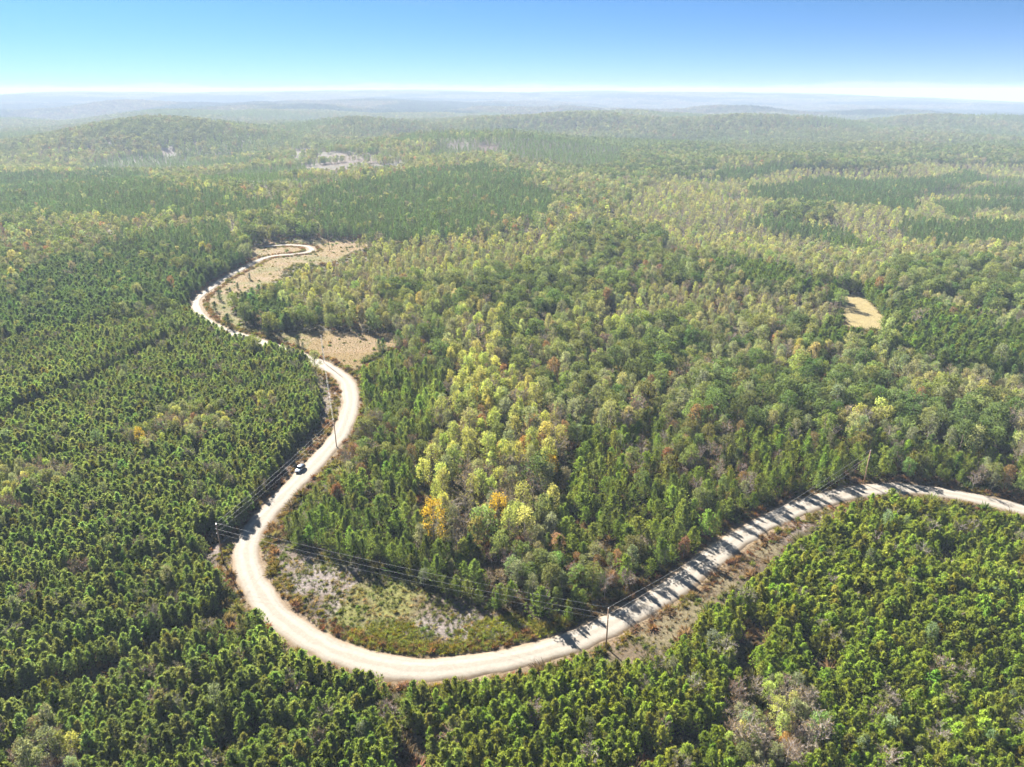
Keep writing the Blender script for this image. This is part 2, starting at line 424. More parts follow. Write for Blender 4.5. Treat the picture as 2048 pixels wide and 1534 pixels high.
# a shallow ditch beside the road
GZf = GZ.ravel() - 0.30 * np.exp(-((rd - 5.2) / 0.9) ** 2)
GZf = np.where(rd < 4.0, GZf - 0.22, GZf)
V = np.stack([fx, fy, GZf], 1)
idx = np.arange(nx * ny).reshape(ny, nx)
Fq = np.stack([idx[:-1, :-1], idx[:-1, 1:], idx[1:, 1:], idx[1:, :-1]], -1).reshape(-1, 4)
gme = bpy.data.meshes.new("ground")
gme.vertices.add(len(V)); gme.vertices.foreach_set("co", V.astype(np.float32).ravel())
gme.loops.add(Fq.size); gme.loops.foreach_set("vertex_index", Fq.astype(np.int32).ravel())
gme.polygons.add(len(Fq)); gme.polygons.foreach_set("loop_start", np.arange(0, Fq.size, 4, dtype=np.int32))
gme.polygons.foreach_set("use_smooth", np.ones(len(Fq), bool))
gme.update(calc_edges=True)
ca = gme.attributes.new("cover", 'FLOAT_COLOR', 'POINT')
ca.data.foreach_set("color", np.concatenate([np.clip(cover, 0, 1), np.ones((len(V), 1))], 1).astype(np.float32).ravel())
def mat_ground():
    m, n, l, out = mat_new("soil_and_dry_grass")
    at = n.new('ShaderNodeAttribute'); at.attribute_name = "cover"
    tc = n.new('ShaderNodeTexCoord')
    def nz(scale, det):
        q = n.new('ShaderNodeTexNoise'); q.inputs['Scale'].default_value = scale; q.inputs['Detail'].default_value = det; q.inputs['Roughness'].default_value = 0.65
        l.new(tc.outputs['Object'], q.inputs['Vector']); return q.outputs[0]
    a, b2 = nz(1.3, 6), nz(0.22, 4)
    r = n.new('ShaderNodeMapRange'); r.inputs['From Min'].default_value = 0.25; r.inputs['From Max'].default_value = 0.75
    r.inputs['To Min'].default_value = 0.45; r.inputs['To Max'].default_value = 1.6; l.new(a, r.inputs[0])
    r2 = n.new('ShaderNodeMapRange'); r2.inputs['To Min'].default_value = 0.7; r2.inputs['To Max'].default_value = 1.3; l.new(b2, r2.inputs[0])
    mu = n.new('ShaderNodeMath'); mu.operation = 'MULTIPLY'; l.new(r.outputs[0], mu.inputs[0]); l.new(r2.outputs[0], mu.inputs[1])
    mm = n.new('ShaderNodeMix'); mm.data_type = 'RGBA'; mm.blend_type = 'MULTIPLY'; mm.inputs[0].default_value = 1
    l.new(at.outputs['Color'], mm.inputs[6]); l.new(mu.outputs[0], mm.inputs[7])
    b = n.new('ShaderNodeBsdfPrincipled'); b.inputs['Roughness'].default_value = 0.95; b.inputs['Specular IOR Level'].default_value = 0.1
    l.new(mm.outputs[2], b.inputs['Base Color'])
    bp = n.new('ShaderNodeBump'); bp.inputs['Strength'].default_value = 0.8; bp.inputs['Distance'].default_value = 0.35
    l.new(a, bp.inputs['Height']); l.new(bp.outputs[0], b.inputs['Normal'])
    l.new(b.outputs[0], out.inputs[0])
    return m
gme.materials.append(mat_ground())
ground = new_obj("ground", gme)
tag(ground, "rolling ground of leaf litter, dry grass and logging debris", "ground", kind="structure")

# ------------------------------------------------------------------ the gravel road
def mat_gravel():
    m, n, l, out = mat_new("pale_gravel")
    at = n.new('ShaderNodeAttribute'); at.attribute_name = "across"
    tc = n.new('ShaderNodeTexCoord')
    ns = n.new('ShaderNodeTexNoise'); ns.inputs['Scale'].default_value = 1.1; ns.inputs['Detail'].default_value = 8; ns.inputs['Roughness'].default_value = 0.7
    l.new(tc.outputs['Object'], ns.inputs['Vector'])
    nb = n.new('ShaderNodeTexNoise'); nb.inputs['Scale'].default_value = 0.12; nb.inputs['Detail'].default_value = 3
    l.new(tc.outputs['Object'], nb.inputs['Vector'])
    # wheel tracks: packed and paler, loose gravel between and beside them
    mth = lambda op, a, b=None: (lambda q: ([l.new(v, q.inputs[i]) if not isinstance(v, (int, float)) else setattr(q.inputs[i], 'default_value', v) for i, v in enumerate((a, b)) if v is not None], q.outputs[0])[1])(_mk(n, op))
    ab = mth('ABSOLUTE', at.outputs['Fac'])
    wob = mth('ADD', ab, mth('MULTIPLY', mth('SUBTRACT', nb.outputs[0], 0.5), 0.5))
    w1 = mth('ABSOLUTE', mth('SUBTRACT', wob, 0.42))
    tr = n.new('ShaderNodeMapRange'); tr.inputs['From Min'].default_value = 0.10; tr.inputs['From Max'].default_value = 0.26
    tr.inputs['To Min'].default_value = 1.0; tr.inputs['To Max'].default_value = 0.0; l.new(w1, tr.inputs[0])
    c1 = n.new('ShaderNodeMix'); c1.data_type = 'RGBA'
    c1.inputs[6].default_value = (0.172, 0.155, 0.132, 1); c1.inputs[7].default_value = (0.198, 0.182, 0.160, 1)
    l.new(tr.outputs[0], c1.inputs[0])
    ed = n.new('ShaderNodeMapRange'); ed.inputs['From Min'].default_value = 0.80; ed.inputs['From Max'].default_value = 1.05; l.new(wob, ed.inputs[0])
    c2 = n.new('ShaderNodeMix'); c2.data_type = 'RGBA'; c2.inputs[7].default_value = (0.135, 0.103, 0.072, 1)
    l.new(ed.outputs[0], c2.inputs[0]); l.new(c1.outputs[2], c2.inputs[6])
    r = n.new('ShaderNodeMapRange'); r.inputs['From Min'].default_value = 0.3; r.inputs['From Max'].default_value = 0.7
    r.inputs['To Min'].default_value = 0.86; r.inputs['To Max'].default_value = 1.12; l.new(ns.outputs[0], r.inputs[0])
    mm = n.new('ShaderNodeMix'); mm.data_type = 'RGBA'; mm.blend_type = 'MULTIPLY'; mm.inputs[0].default_value = 1
    l.new(c2.outputs[2], mm.inputs[6]); l.new(r.outputs[0], mm.inputs[7])
    b = n.new('ShaderNodeBsdfPrincipled'); b.inputs['Roughness'].default_value = 0.95; b.inputs['Specular IOR Level'].default_value = 0.1
    l.new(mm.outputs[2], b.inputs['Base Color'])
    bp = n.new('ShaderNodeBump'); bp.inputs['Strength'].default_value = 0.5; bp.inputs['Distance'].default_value = 0.08
    l.new(ns.outputs[0], bp.inputs['Height']); l.new(bp.outputs[0], b.inputs['Normal'])
    l.new(b.outputs[0], out.inputs[0])
    return m
def _mk(n, op):
    q = n.new('ShaderNodeMath'); q.operation = op; return q
def build_road():
    C = ROAD; T = np.gradient(C, axis=0); T /= np.linalg.norm(T, axis=1)[:, None]
    N = np.stack([-T[:, 1], T[:, 0]], 1)
    s = np.arange(len(C)) * 2.0
    prof = [(-1.22, -0.35), (-1.0, 0.03), (-0.7, 0.10), (-0.35, 0.14), (0, 0.19), (0.35, 0.14), (0.7, 0.10), (1.0, 0.03), (1.22, -0.35)]
    V, F, A = [], [], []
    for i in range(len(C)):
        hw = ROAD_HALF * (1.0 - .38 * float(sstep(330, 430, C[i, 1])))
        wl_ = 1 + 0.18 * (vnoise(s[i] / 4.0, 0.5, 71) - 0.5) * 2; wr_ = 1 + 0.18 * (vnoise(s[i] / 4.0, 7.5, 72) - 0.5) * 2
        for a, z in prof:
            k = hw * (wl_ if a < 0 else wr_)
            p = C[i] + N[i] * a * k
            V.append((p[0], p[1], float(height(p[0], p[1])) + z)); A.append(a)
    m = len(prof)
    for i in range(len(C) - 1):
        for j in range(m - 1):
            F.append((i * m + j, i * m + j + 1, (i + 1) * m + j + 1, (i + 1) * m + j))
    me = mesh_from("gravel_road", V, F, (mat_gravel(),), smooth=True)
    at = me.attributes.new("across", 'FLOAT', 'POINT'); at.data.foreach_set("value", np.array(A, np.float32))
    bm = bmesh.new(); bm.from_mesh(me); bmesh.ops.recalc_face_normals(bm, faces=bm.faces)
    if sum(f.normal.z for f in bm.faces) < 0: bmesh.ops.reverse_faces(bm, faces=bm.faces)
    bm.to_mesh(me); bm.free()
    return tag(new_obj("gravel_road", me), "pale gravel road winding through the forest", "road", kind="structure")
build_road()

# ------------------------------------------------------------------ tree shapes
def rand_dirs(n, r, up=0.0):
    d = r.normal(size=(n, 3)); d[:, 2] += up
    return d / np.linalg.norm(d, axis=1)[:, None]
def leaf_quads(c, nrm, size, r, aspect=0.75):
    t = np.cross(nrm, rand_dirs(len(c), r)); t /= np.linalg.norm(t, axis=1)[:, None] + 1e-9
    b = np.cross(nrm, t)
    s = size[:, None]
    V = np.stack([c - t * s * .5, c - b * s * .5 * aspect + t * s * .08, c + t * s * .5, c + b * s * .5 * aspect + t * s * .08], 1).reshape(-1, 3)
    F = np.arange(len(V)).reshape(-1, 4)
    return V, F
def blades(base, d, length, width, r):
    """narrow triangles from base along d"""
    sd = np.cross(d, rand_dirs(len(d), r)); sd /= np.linalg.norm(sd, axis=1)[:, None] + 1e-9
    w = width[:, None] * .5
    V = np.stack([base - sd * w, base + sd * w, base + d * length[:, None]], 1).reshape(-1, 3)
    return V, np.arange(len(V)).reshape(-1, 3)
class Shape:
    def __init__(s): s.V = []; s.F = []; s.var = []; s.n = 0
    def add(s, V, F, var):
        s.V.append(V); s.F += [tuple(f + s.n) for f in F]; s.var.append(var); s.n += len(V)
    def data(s): return np.concatenate(s.V), s.F, np.concatenate(s.var)
def tube(path, radii, sides=5):
    path = np.array(path, float); V = []; F = []
    for i, p in enumerate(path):
        d = path[min(i + 1, len(path) - 1)] - path[max(i - 1, 0)]; d /= np.linalg.norm(d) + 1e-9
        a = np.cross(d, (0.31, 0.95, 0.07)); a /= np.linalg.norm(a); b = np.cross(d, a)
        for k in range(sides):
            t = 2 * math.pi * k / sides
            V.append(p + radii[i] * (a * math.cos(t) + b * math.sin(t)))
    for i in range(len(path) - 1):
        for k in range(sides):
            F.append((i * sides + k, i * sides + (k + 1) % sides, (i + 1) * sides + (k + 1) % sides, (i + 1) * sides + k))
    return np.array(V), np.array(F)

def pine_shape(seed, H=7.0, R=1.75, nb=75, tufts=3, per=5, tl=0.42, tw=0.15, base=0.10):
    r = np.random.default_rng(seed); S = Shape(); T = Shape()
    lean = r.normal(size=2) * 0.02 * H
    ax = lambda t: np.array([lean[0] * t, lean[1] * t, H * t])
    v, f = tube([ax(0) - [0, 0, .4], ax(.35), ax(.7), ax(.99)], [0.10 * H / 7, 0.075 * H / 7, 0.045 * H / 7, 0.012], 5)
    T.add(v, f, np.full(len(f), .5))
    B, D = [], []
    t = base + (1 - base) * (np.arange(nb) + r.random(nb)) / nb
    t = 1 - (1 - t) ** 1.0
    az = np.arange(nb) * 2.399 + r.normal(size=nb) * .5
    lob = 1 + 0.28 * np.sin(az * 2 + r.random() * 6) + 0.2 * np.sin(az * 3 + r.random() * 6)
    for i in range(nb):
        prof = min(1.0, 0.6 + (t[i] - base) / 0.22 * 0.4) * (1 - max(0, (t[i] - 0.30)) / 0.715) ** 0.52
        L = R * prof * lob[i] * r.uniform(0.72, 1.18) + 0.10
        el = math.radians(18 + 48 * t[i] + r.normal() * 8)
        d = np.array([math.cos(az[i]) * math.cos(el), math.sin(az[i]) * math.cos(el), math.sin(el)])
        o = ax(max(0.03, t[i] - 0.13 * L / R))
        if i % 3 == 0:
            v, f = tube([o, o + d * L * .9], [0.03, 0.01], 3); T.add(v, f, np.full(len(f), .5))
        for k in range(tufts):
            q = 1 - k * 0.26 * r.uniform(.8, 1.2)
            side = rand_dirs(1, r)[0] * (0.22 * L * (k > 0))
            B.append(o + d * L * q + side); D.append(d * .8 + np.array([0, 0, .55]) + side * .6)
    for k in range(3):
        B.append(ax(1.0 - .03 * k)); D.append(np.array([0, 0, 1.0]))
    B = np.array(B); D = np.array(D); D /= np.linalg.norm(D, axis=1)[:, None]
    n = len(B)
    tv = np.clip(r.normal(.5, .2, n), 0, 1)
    BB = np.repeat(B, per, 0); DD = np.repeat(D, per, 0) + r.normal(size=(n * per, 3)) * 0.75
    DD /= np.linalg.norm(DD, axis=1)[:, None]
    v, f = blades(BB - DD * tl * .25, DD, tl * r.uniform(.7, 1.35, n * per), tw * r.uniform(.7, 1.3, n * per), r)
    S.add(v, f, np.clip(np.repeat(tv, per) + r.normal(size=n * per) * .15, 0, 1))
    return S, T
def limbs(T, r, H, R, zb, n, rad, droop=0.0, steep=(25, 60)):
    v, f = tube([(0, 0, -.5), (0, 0, H * .3), (0.15, 0.1, H * .62), (0.1, -.1, H * .9)], [rad, rad * .8, rad * .5, rad * .12], 6)
    T.add(v, f, np.full(len(f), .5))
    for k in range(n):
        t = zb + (0.92 - zb) * (k + r.random()) / n
        az = k * 2.4 + r.normal() * .4; el = math.radians(r.uniform(*steep))
        L = R * r.uniform(.7, 1.0) * (1 - 0.45 * max(0, t - .5))
        o = np.array([0, 0, H * t * .8]); d = np.array([math.cos(az) * math.cos(el), math.sin(az) * math.cos(el), math.sin(el)])
        v, f = tube([o, o + d * L * .5 + [0, 0, .1], o + d * L + [0, 0, L * .12]], [rad * .32, rad * .2, rad * .05], 4)
        T.add(v, f, np.full(len(f), .5))
def oak_shape(seed, H=14.0, R=5.0, lobes=26, per=62, ls=0.62):
    r = np.random.default_rng(seed); S = Shape(); T = Shape()
    limbs(T, r, H, R, .3, 8, .26)
    for k in range(lobes):
        # lobe centres on a broad dome, a few inside
        u = (k + .5) / lobes
        z = 0.30 + 0.62 * u
        rr = R * math.sqrt(max(0.02, 1 - ((z - .42) / .56) ** 2)) * r.uniform(.45, .86)
        az = k * 2.399 + r.normal() * .35
        c = np.array([rr * math.cos(az), rr * math.sin(az), H * (z - .04) + r.normal() * .4])
        lr = R * r.uniform(.24, .40)
        n = int(per * (lr / (R * .32)) ** 2)
        d = rand_dirs(n, r, .35)
        p = c + d * lr * np.array([1, 1, .78]) * r.uniform(.72, 1.08, n)[:, None]
        nn = d * 1.0 + r.normal(size=(n, 3)) * .7; nn /= np.linalg.norm(nn, axis=1)[:, None]
        v, f = leaf_quads(p, nn, ls * r.uniform(.6, 1.3, n), r)
        S.add(v, f, np.clip(r.normal(.5, .14) + r.normal(size=n) * .18, 0, 1))
    return S, T
def poplar_shape(seed, H=14.0, R=3.2, nbr=34, per=34, ls=0.5, top=0.42, low=0.35, twigs=6):
    """upright oval crown: leafy towards the top, thinner and twiggy below"""
    r = np.random.default_rng(seed); S = Shape(); T = Shape()
    v, f = tube([(0, 0, -.5), (.05, 0, H * .4), (.1, .1, H * .75), (.1, .1, H * .98)], [.17, .13, .07, .02], 6)
    T.add(v, f, np.full(len(f), .5))
    for k in range(nbr):
        t = .22 + .74 * (k + r.random()) / nbr
        prof = math.sin(math.pi * min(1, (t - .12) / .92) ** .85) ** .7 if t < 1 else 0.1
        L = R * prof * r.uniform(.7, 1.15) + .25
        az = k * 2.399 + r.normal() * .4; el = math.radians(28 + 30 * t + r.normal() * 7)
        d = np.array([math.cos(az) * math.cos(el), math.sin(az) * math.cos(el), math.sin(el)])
        o = np.array([.1 * t, .1 * t, H * (t - .1)])
        v, f = tube([o, o + d * L], [.05, .012], 3); T.add(v, f, np.full(len(f), .5))
        if twigs:
            q = r.uniform(.35, 1, twigs)[:, None]
            dd = d + rand_dirs(twigs, r, .5) * .8; dd /= np.linalg.norm(dd, axis=1)[:, None]
            v, f = blades(o + d * L * q, dd, R * .42 * r.uniform(.6, 1.2, twigs), np.full(twigs, .07), r)
            T.add(v, f, np.full(len(f), .5))
        dens = low + (1 - low) * min(1, max(0, (t - .2) / top))
        n = max(2, int(per * dens * (.5 + prof * .6)))
        cc = o + d * L * .92
        dirs = rand_dirs(n, r, .25)
        p = cc + dirs * (R * .32) * r.uniform(.3, 1.15, n)[:, None] * np.array([1, 1, 1.15])
        nn = dirs + r.normal(size=(n, 3)) * .8; nn /= np.linalg.norm(nn, axis=1)[:, None]
        v, f = leaf_quads(p, nn, ls * r.uniform(.6, 1.3, n), r)
        S.add(v, f, np.clip(r.normal(.5, .14) + r.normal(size=n) * .18, 0, 1))
    return S, T
def bare_shape(seed, H=12.0, R=3.8, nl=13, nb=7, nt=7, leaves=120, ls=.36, tw=.08):
    """grey leafless crown with a few leaves left"""
    r = np.random.default_rng(seed); S = Shape(); T = Shape()
    v, f = tube([(0, 0, -.5), (0, .1, H * .35), (.1, 0, H * .65), (.1, .1, H * .88)], [.19, .15, .08, .02], 6)
    T.add(v, f, np.full(len(f), .5)); tips = []
    for k in range(nl):
        t = .25 + .55 * (k + r.random()) / nl
        az = k * 2.399 + r.normal() * .3; el = math.radians(r.uniform(28, 58))
        d = np.array([math.cos(az) * math.cos(el), math.sin(az) * math.cos(el), math.sin(el)])
        L = R * r.uniform(.75, 1.1) * (1.1 - .35 * t); o = np.array([0.05, 0.05, H * t])
        v, f = tube([o, o + d * L * .6, o + d * L + [0, 0, .3]], [.07, .045, .015], 3); T.add(v, f, np.full(len(f), .5))
        q = r.uniform(.3, 1, nb); db = d + rand_dirs(nb, r, .4) * .75; db /= np.linalg.norm(db, axis=1)[:, None]
        lb = R * .5 * r.uniform(.6, 1.1, nb); ob = o + d * L * q[:, None]
        v, f = blades(ob, db, lb, np.full(nb, tw * 1.3), r); T.add(v, f, np.full(len(f), .5))
        for j in range(nb):
            qq = r.uniform(.3, 1, nt)[:, None]; dt = db[j] + rand_dirs(nt, r, .5) * .7; dt /= np.linalg.norm(dt, axis=1)[:, None]
            ot = ob[j] + db[j] * lb[j] * qq; lt = R * .3 * r.uniform(.6, 1.2, nt)
            v, f = blades(ot, dt, lt, np.full(nt, tw), r); T.add(v, f, np.full(len(f), .5))
            tips.append(ot + dt * lt[:, None] * r.uniform(.3, 1, nt)[:, None])
    tips = np.concatenate(tips)
    p = tips[r.integers(0, len(tips), leaves)] + r.normal(size=(leaves, 3)) * .15
    v, f = leaf_quads(p, rand_dirs(leaves, r, .4), ls * r.uniform(.6, 1.2, leaves), r)
    S.add(v, f, np.clip(r.normal(.5, .22, leaves), 0, 1))
    return S, T
def lump_shape(seed, H, R, n, ls, z0=.25, peak=.45, conical=False, lob=7):
    """the same crowns with fewer, larger leaf masses, for trees far away"""
    r = np.random.default_rng(seed); S = Shape(); T = Shape()
    v, f = tube([(0, 0, -1.), (0, 0, H * .7)], [.2, .08], 4); T.add(v, f, np.full(len(f), .5))
    zz = r.random(n) ** (1.25 if conical else .9)
    z = z0 + (1.0 - z0) * zz
    if conical: pr = (1 - zz) ** .8 + .05
    else: pr = np.sqrt(np.clip(1 - ((z - peak) / (1.02 - peak if True else 1)) ** 2, .02, 1))
    az = r.random(n) * 2 * math.pi
    lb = 1 + .22 * np.sin(az * 3 + z * lob + r.random() * 6) + .15 * np.sin(az * 5 - z * 9)
    rad = R * pr * lb * r.uniform(.72, 1.08, n)
    p = np.stack([rad * np.cos(az), rad * np.sin(az), H * z], 1)
    nn = np.stack([np.cos(az), np.sin(az), .5 + z * .6], 1) + r.normal(size=(n, 3)) * .55; nn /= np.linalg.norm(nn, axis=1)[:, None]
    v, f = leaf_quads(p, nn, ls * r.uniform(.6, 1.3, n), r, .85)
    S.add(v, f, np.clip(r.normal(.5, .2, n), 0, 1))
    return S, T
def bush_shape(seed, H=1.0, R=.7, n=70, ls=.2):
    r = np.random.default_rng(seed); S = Shape(); T = Shape()
    d = rand_dirs(n, r, .6); d[:, 2] = np.abs(d[:, 2])
    b = np.stack([d[:, 0] * R * .5, d[:, 1] * R * .5, np.full(n, .0)], 1) * r.random(n)[:, None]
    v, f = blades(b + d * H * .25 * r.random(n)[:, None], d, H * r.uniform(.5, 1.05, n), np.full(n, ls), r)
    S.add(v, f, np.clip(r.normal(.5, .25, n), 0, 1))
    return S, T

PROTO = {}
stock = bpy.data.collections.new("tree_shapes")       # never linked into the scene: only the source of the forests' instances
def make_kind(kind, shapes, leaf_mat, wood_mat):
    rows = []
    for i, (S, T) in enumerate(shapes):
        V, F, var = S.data(); crown = mesh_from(kind + "_crown", V, F, (leaf_mat,), None, var)
        trunk = None; Vs, Fs, vs, mi = V, list(F), var, [0] * len(F)
        if T.V:
            TV, TF, tvar = T.data(); trunk = mesh_from(kind + "_trunk", TV, TF, (wood_mat,))
            Vs = np.concatenate([V, TV]); Fs = list(F) + [tuple(np.array(f) + len(V)) for f in TF]; vs = np.concatenate([var, tvar]); mi += [1] * len(TF)
        whole = mesh_from(kind + "_whole", Vs, Fs, (leaf_mat, wood_mat), mi, vs)
        rows.append((crown, trunk, whole))
    PROTO[kind] = rows
    c = bpy.data.collections.new(kind + "_shapes")
    for i, r_ in enumerate(rows):
        o = bpy.data.objects.new("%s_shape_%02d" % (kind, i), r_[2]); c.objects.link(o)
    PROTO[kind + "_col"] = c
make_kind("pine", [pine_shape(100 + i, H=5.3 + .3 * (i % 3), R=1.75 + .12 * (i % 4), nb=92, per=6, tl=.46, tw=.24, base=.03) for i in range(12)], M_NEEDLE, M_BARK)
make_kind("loose_pine", [pine_shape(150 + i, H=8.2, R=2.95 + .2 * (i % 3), nb=95, tufts=4, per=6, tl=.56, tw=.22, base=.14) for i in range(6)], M_NEEDLE, M_BARK)
make_kind("oak", [oak_shape(200 + i, H=14 + i % 3, R=4.8 + .3 * (i % 3)) for i in range(5)], M_LEAF, M_BARK)
make_kind("poplar", [poplar_shape(300 + i, H=13 + i % 3, R=3.0 + .25 * (i % 3)) for i in range(6)], M_LEAF, M_TWIG)
make_kind("bare", [bare_shape(400 + i, leaves=(220, 420, 620, 320, 520)[i]) for i in range(5)], M_LEAF, M_TWIG)
make_kind("shrub", [bush_shape(500 + i, H=.9 + .3 * (i % 3), R=.7, n=60 + 10 * i) for i in range(5)], M_LEAF, M_TWIG)
make_kind("grass", [bush_shape(540 + i, H=.7, R=.5, n=26, ls=.10) for i in range(4)], M_LEAF, M_TWIG)
def mid_pine(seed): return pine_shape(seed, H=11, R=2.5, nb=36, tufts=2, per=4, tl=.85, tw=.36, base=.2)
make_kind("mid_pine", [mid_pine(600 + i) for i in range(5)], M_NEEDLE, M_BARK)
make_kind("mid_oak", [oak_shape(620 + i, H=14, R=4.9, lobes=18, per=26, ls=1.0) for i in range(5)], M_LEAF, M_BARK)
make_kind("mid_poplar", [poplar_shape(640 + i, H=13.5, R=3.3, nbr=20, per=16, ls=.85, twigs=3) for i in range(5)], M_LEAF, M_TWIG)
make_kind("mid_bare", [bare_shape(660 + i, nl=9, nb=6, nt=5, leaves=150, ls=.6, tw=.15) for i in range(4)], M_LEAF, M_TWIG)
make_kind("far_tree", [lump_shape(700 + i, 15, 5.6, 130, 1.9) for i in range(5)], M_LEAF, M_TWIG)
make_kind("far_pine", [lump_shape(720 + i, 15, 3.6, 80, 1.7, .2, conical=True) for i in range(4)], M_NEEDLE, M_BARK)
def grove(seed, pine):
    r = np.random.default_rng(seed); S = Shape()
    for k in range(9):
        a, _ = lump_shape(seed * 50 + k, r.uniform(12, 18), r.uniform(5, 7.5) * (.65 if pine else 1), 34, 3.6, .2, conical=pine)
        V, F, var = a.data(); off = np.array([*(r.uniform(-17, 17, 2)), r.normal() * 1.0])
        S.add(V + off, [np.array(f) for f in F], np.clip(var + r.normal() * .25, 0, 1))
    return S, Shape()
make_kind("grove", [grove(800 + i, i % 3 == 0) for i in range(8)], M_LEAF, M_BARK)
PROTO["tree_scale"] = 1.0

# ------------------------------------------------------------------ where the trees stand
SIZE = {"pine": 5.8, "loose_pine": 9.5, "oak": 15, "poplar": 14, "bare": 12, "mid_pine": 11, "mid_oak": 14, "mid_poplar": 13.5, "mid_bare": 12, "far_tree": 15, "far_pine": 15, "grove": 17}
LOOK = {  # leaf colours of each sort: shape, colour, spread
    "dark": ("oak", (0.070, 0.100, 0.034)), "olive": ("oak", (0.120, 0.146, 0.050)), "yellowgreen": ("poplar", (0.262, 0.286, 0.082)), "greygreen": ("poplar", (0.155, 0.172, 0.090)),
    "pale": ("poplar", (0.205, 0.212, 0.092)), "grey": ("bare", (0.210, 0.170, 0.095)), "russet": ("poplar", (0.180, 0.110, 0.058)), "orange": ("oak", (0.270, 0.160, 0.050)), "gold": ("poplar", (0.430, 0.290, 0.035)),
    "brown": ("bare", (0.160, 0.100, 0.062))}
def grid(step, y0, y1, ang=0.0, jit=.35, k=0.86, pad=70):
    """jittered planting grid over the wedge of land in front of the camera"""
    ext = max(y1, k * y1 + pad) * 1.45
    n = int(2 * ext / step)
    a = (np.arange(n) - n / 2) * step
    X, Y = np.meshgrid(a, a); X = X.ravel(); Y = Y.ravel()
    ca, sa = math.cos(ang), math.sin(ang)
    x = X * ca - Y * sa; y = X * sa + Y * ca
    m = (y > y0) & (y < y1) & (np.abs(x) < k * y + pad)
    x, y = x[m], y[m]
    x = x + rng.uniform(-jit, jit, len(x)) * step; y = y + rng.uniform(-jit, jit, len(y)) * step
    return x, y
def free(x, y, h, clear=2.0, over=.1):
    """not on the road or in an open place, and not where a crown would lean over them"""
    z = height(x, y)
    ok = np.ones(len(x), bool)
    nr = np.hypot(x, y) < 800
    d = np.full(len(x), 1e9); d[nr] = line_dist(x[nr], y[nr], ROAD_COARSE)
    ok &= d > ROAD_HALF + clear
    xw, yw = warp(x, y)
    u0, v0 = project(xw, yw, z); u1, v1 = project(xw, yw, z + .8 * h)
    for P in OPEN:
        ok &= ~in_poly(u0, v0, P) & ~in_poly(u1, v1, P)
    left = fbm(x, y, 45, 2, 305) + .25 * rng.random(len(x)) > .86        # trees left standing on the cut-over slopes
    for P in CUTS:
        ok &= ~in_poly(u0, v0, P) | left
    hidden_stretch = (u0 < 655) & (v0 < 770)
    for frac in (.4, .65, .9, 1.15):
        s = CAM_H / (CAM_H - frac * h)
        d2 = np.full(len(x), 1e9); d2[nr] = line_dist((x * s)[nr], (y * s)[nr], ROAD_COARSE)
        ok &= (d2 > ROAD_HALF - over) | hidden_stretch
    ok &= line_dist(x, y, POLE_SHADE) > np.where(h > 7, 6.0, 3.6)
    for L, w in LANES:
        dl = np.full(len(x), 1e9); dl[nr] = line_dist(x[nr], y[nr], L); ok &= dl > w + .4
    return ok, z
T_rows = []   # kind, look, x, y, z, scale, tint, zone
def emit(kind, look, x, y, z, sc, tint, zone):
    n = len(x)
    if n: T_rows.append((np.array([kind] * n) if isinstance(kind, str) else kind, np.array([look] * n) if isinstance(look, str) else look, x, y, z, sc, tint, np.array([zone] * n) if isinstance(zone, str) else zone))
def jitter_tint(c, n, s=.16):
    c = np.atleast_2d(np.array(c, float)); c = np.repeat(c, n, 0) if len(c) == 1 else c
    return np.clip(c * np.exp(rng.normal(size=(n, 1)) * s) * np.exp(rng.normal(size=(n, 3)) * s * .45), .004, .8)
def any_poly(u, v, Ps):
    m = np.zeros(len(u), bool)
    for P in Ps: m |= in_poly(u, v, P)
    return m

# patches of broadleaf trees within the plantation
PATCHES = [(1555, 1440, 105, 95), (80, 1500, 75, 55), (385, 835, 75, 26), (290, 868, 40, 22), (90, 945, 70, 26), (-10, 975, 45, 38), (530, 800, 26, 16), (1470, 1380, 26, 26), (150, 1130, 20, 12)]
# 1. the plantation: rows of young pines
x, y = grid(2.2, 62, 520, math.radians(28), .23)
h = 6.0
z0 = height(x, y); u, v = project(x, y, z0 + .62 * h)
m = in_poly(u, v, PLANTATION) & (u > -330) & (u < 2380) & (v < 1900)
for e in PATCHES: m &= ~in_ell(u, v, e)
x, y, u, v = x[m], y[m], u[m], v[m]
ok, z = free(x, y, h, 1.3, 1.3)
gap = fbm(x, y, 11, 2, 55)
ok &= ~((gap < .2) & (rng.random(len(x)) < .8)) & (rng.random(len(x)) > .03)
x, y, z, u, v = x[ok], y[ok], z[ok], u[ok], v[ok]
n = len(x)
sc = (0.72 + .42 * fbm(x, y, 22, 3, 61) + rng.normal(size=n) * .12) * np.where(v < 1240, 1.02, .96)
k = sstep(300, 1500, u + (v - 1000) * .35)[:, None]
base = np.array([.154, .206, .066]) * (1 - k) + np.array([.185, .238, .040]) * k
base = base * (.82 + .4 * fbm(x, y, 18, 2, 62))[:, None]
tint = jitter_tint(base, n, .17)
odd = rng.random(n)
yel = odd < .05; tint[yel] = jitter_tint((.11, .12, .025), yel.sum(), .2)
zone = np.where(u > 1340, "plantation_right", np.where(v > 1250, "plantation_bottom", "plantation_left"))
emit("pine", "pine", x, y, z, sc, tint, zone)
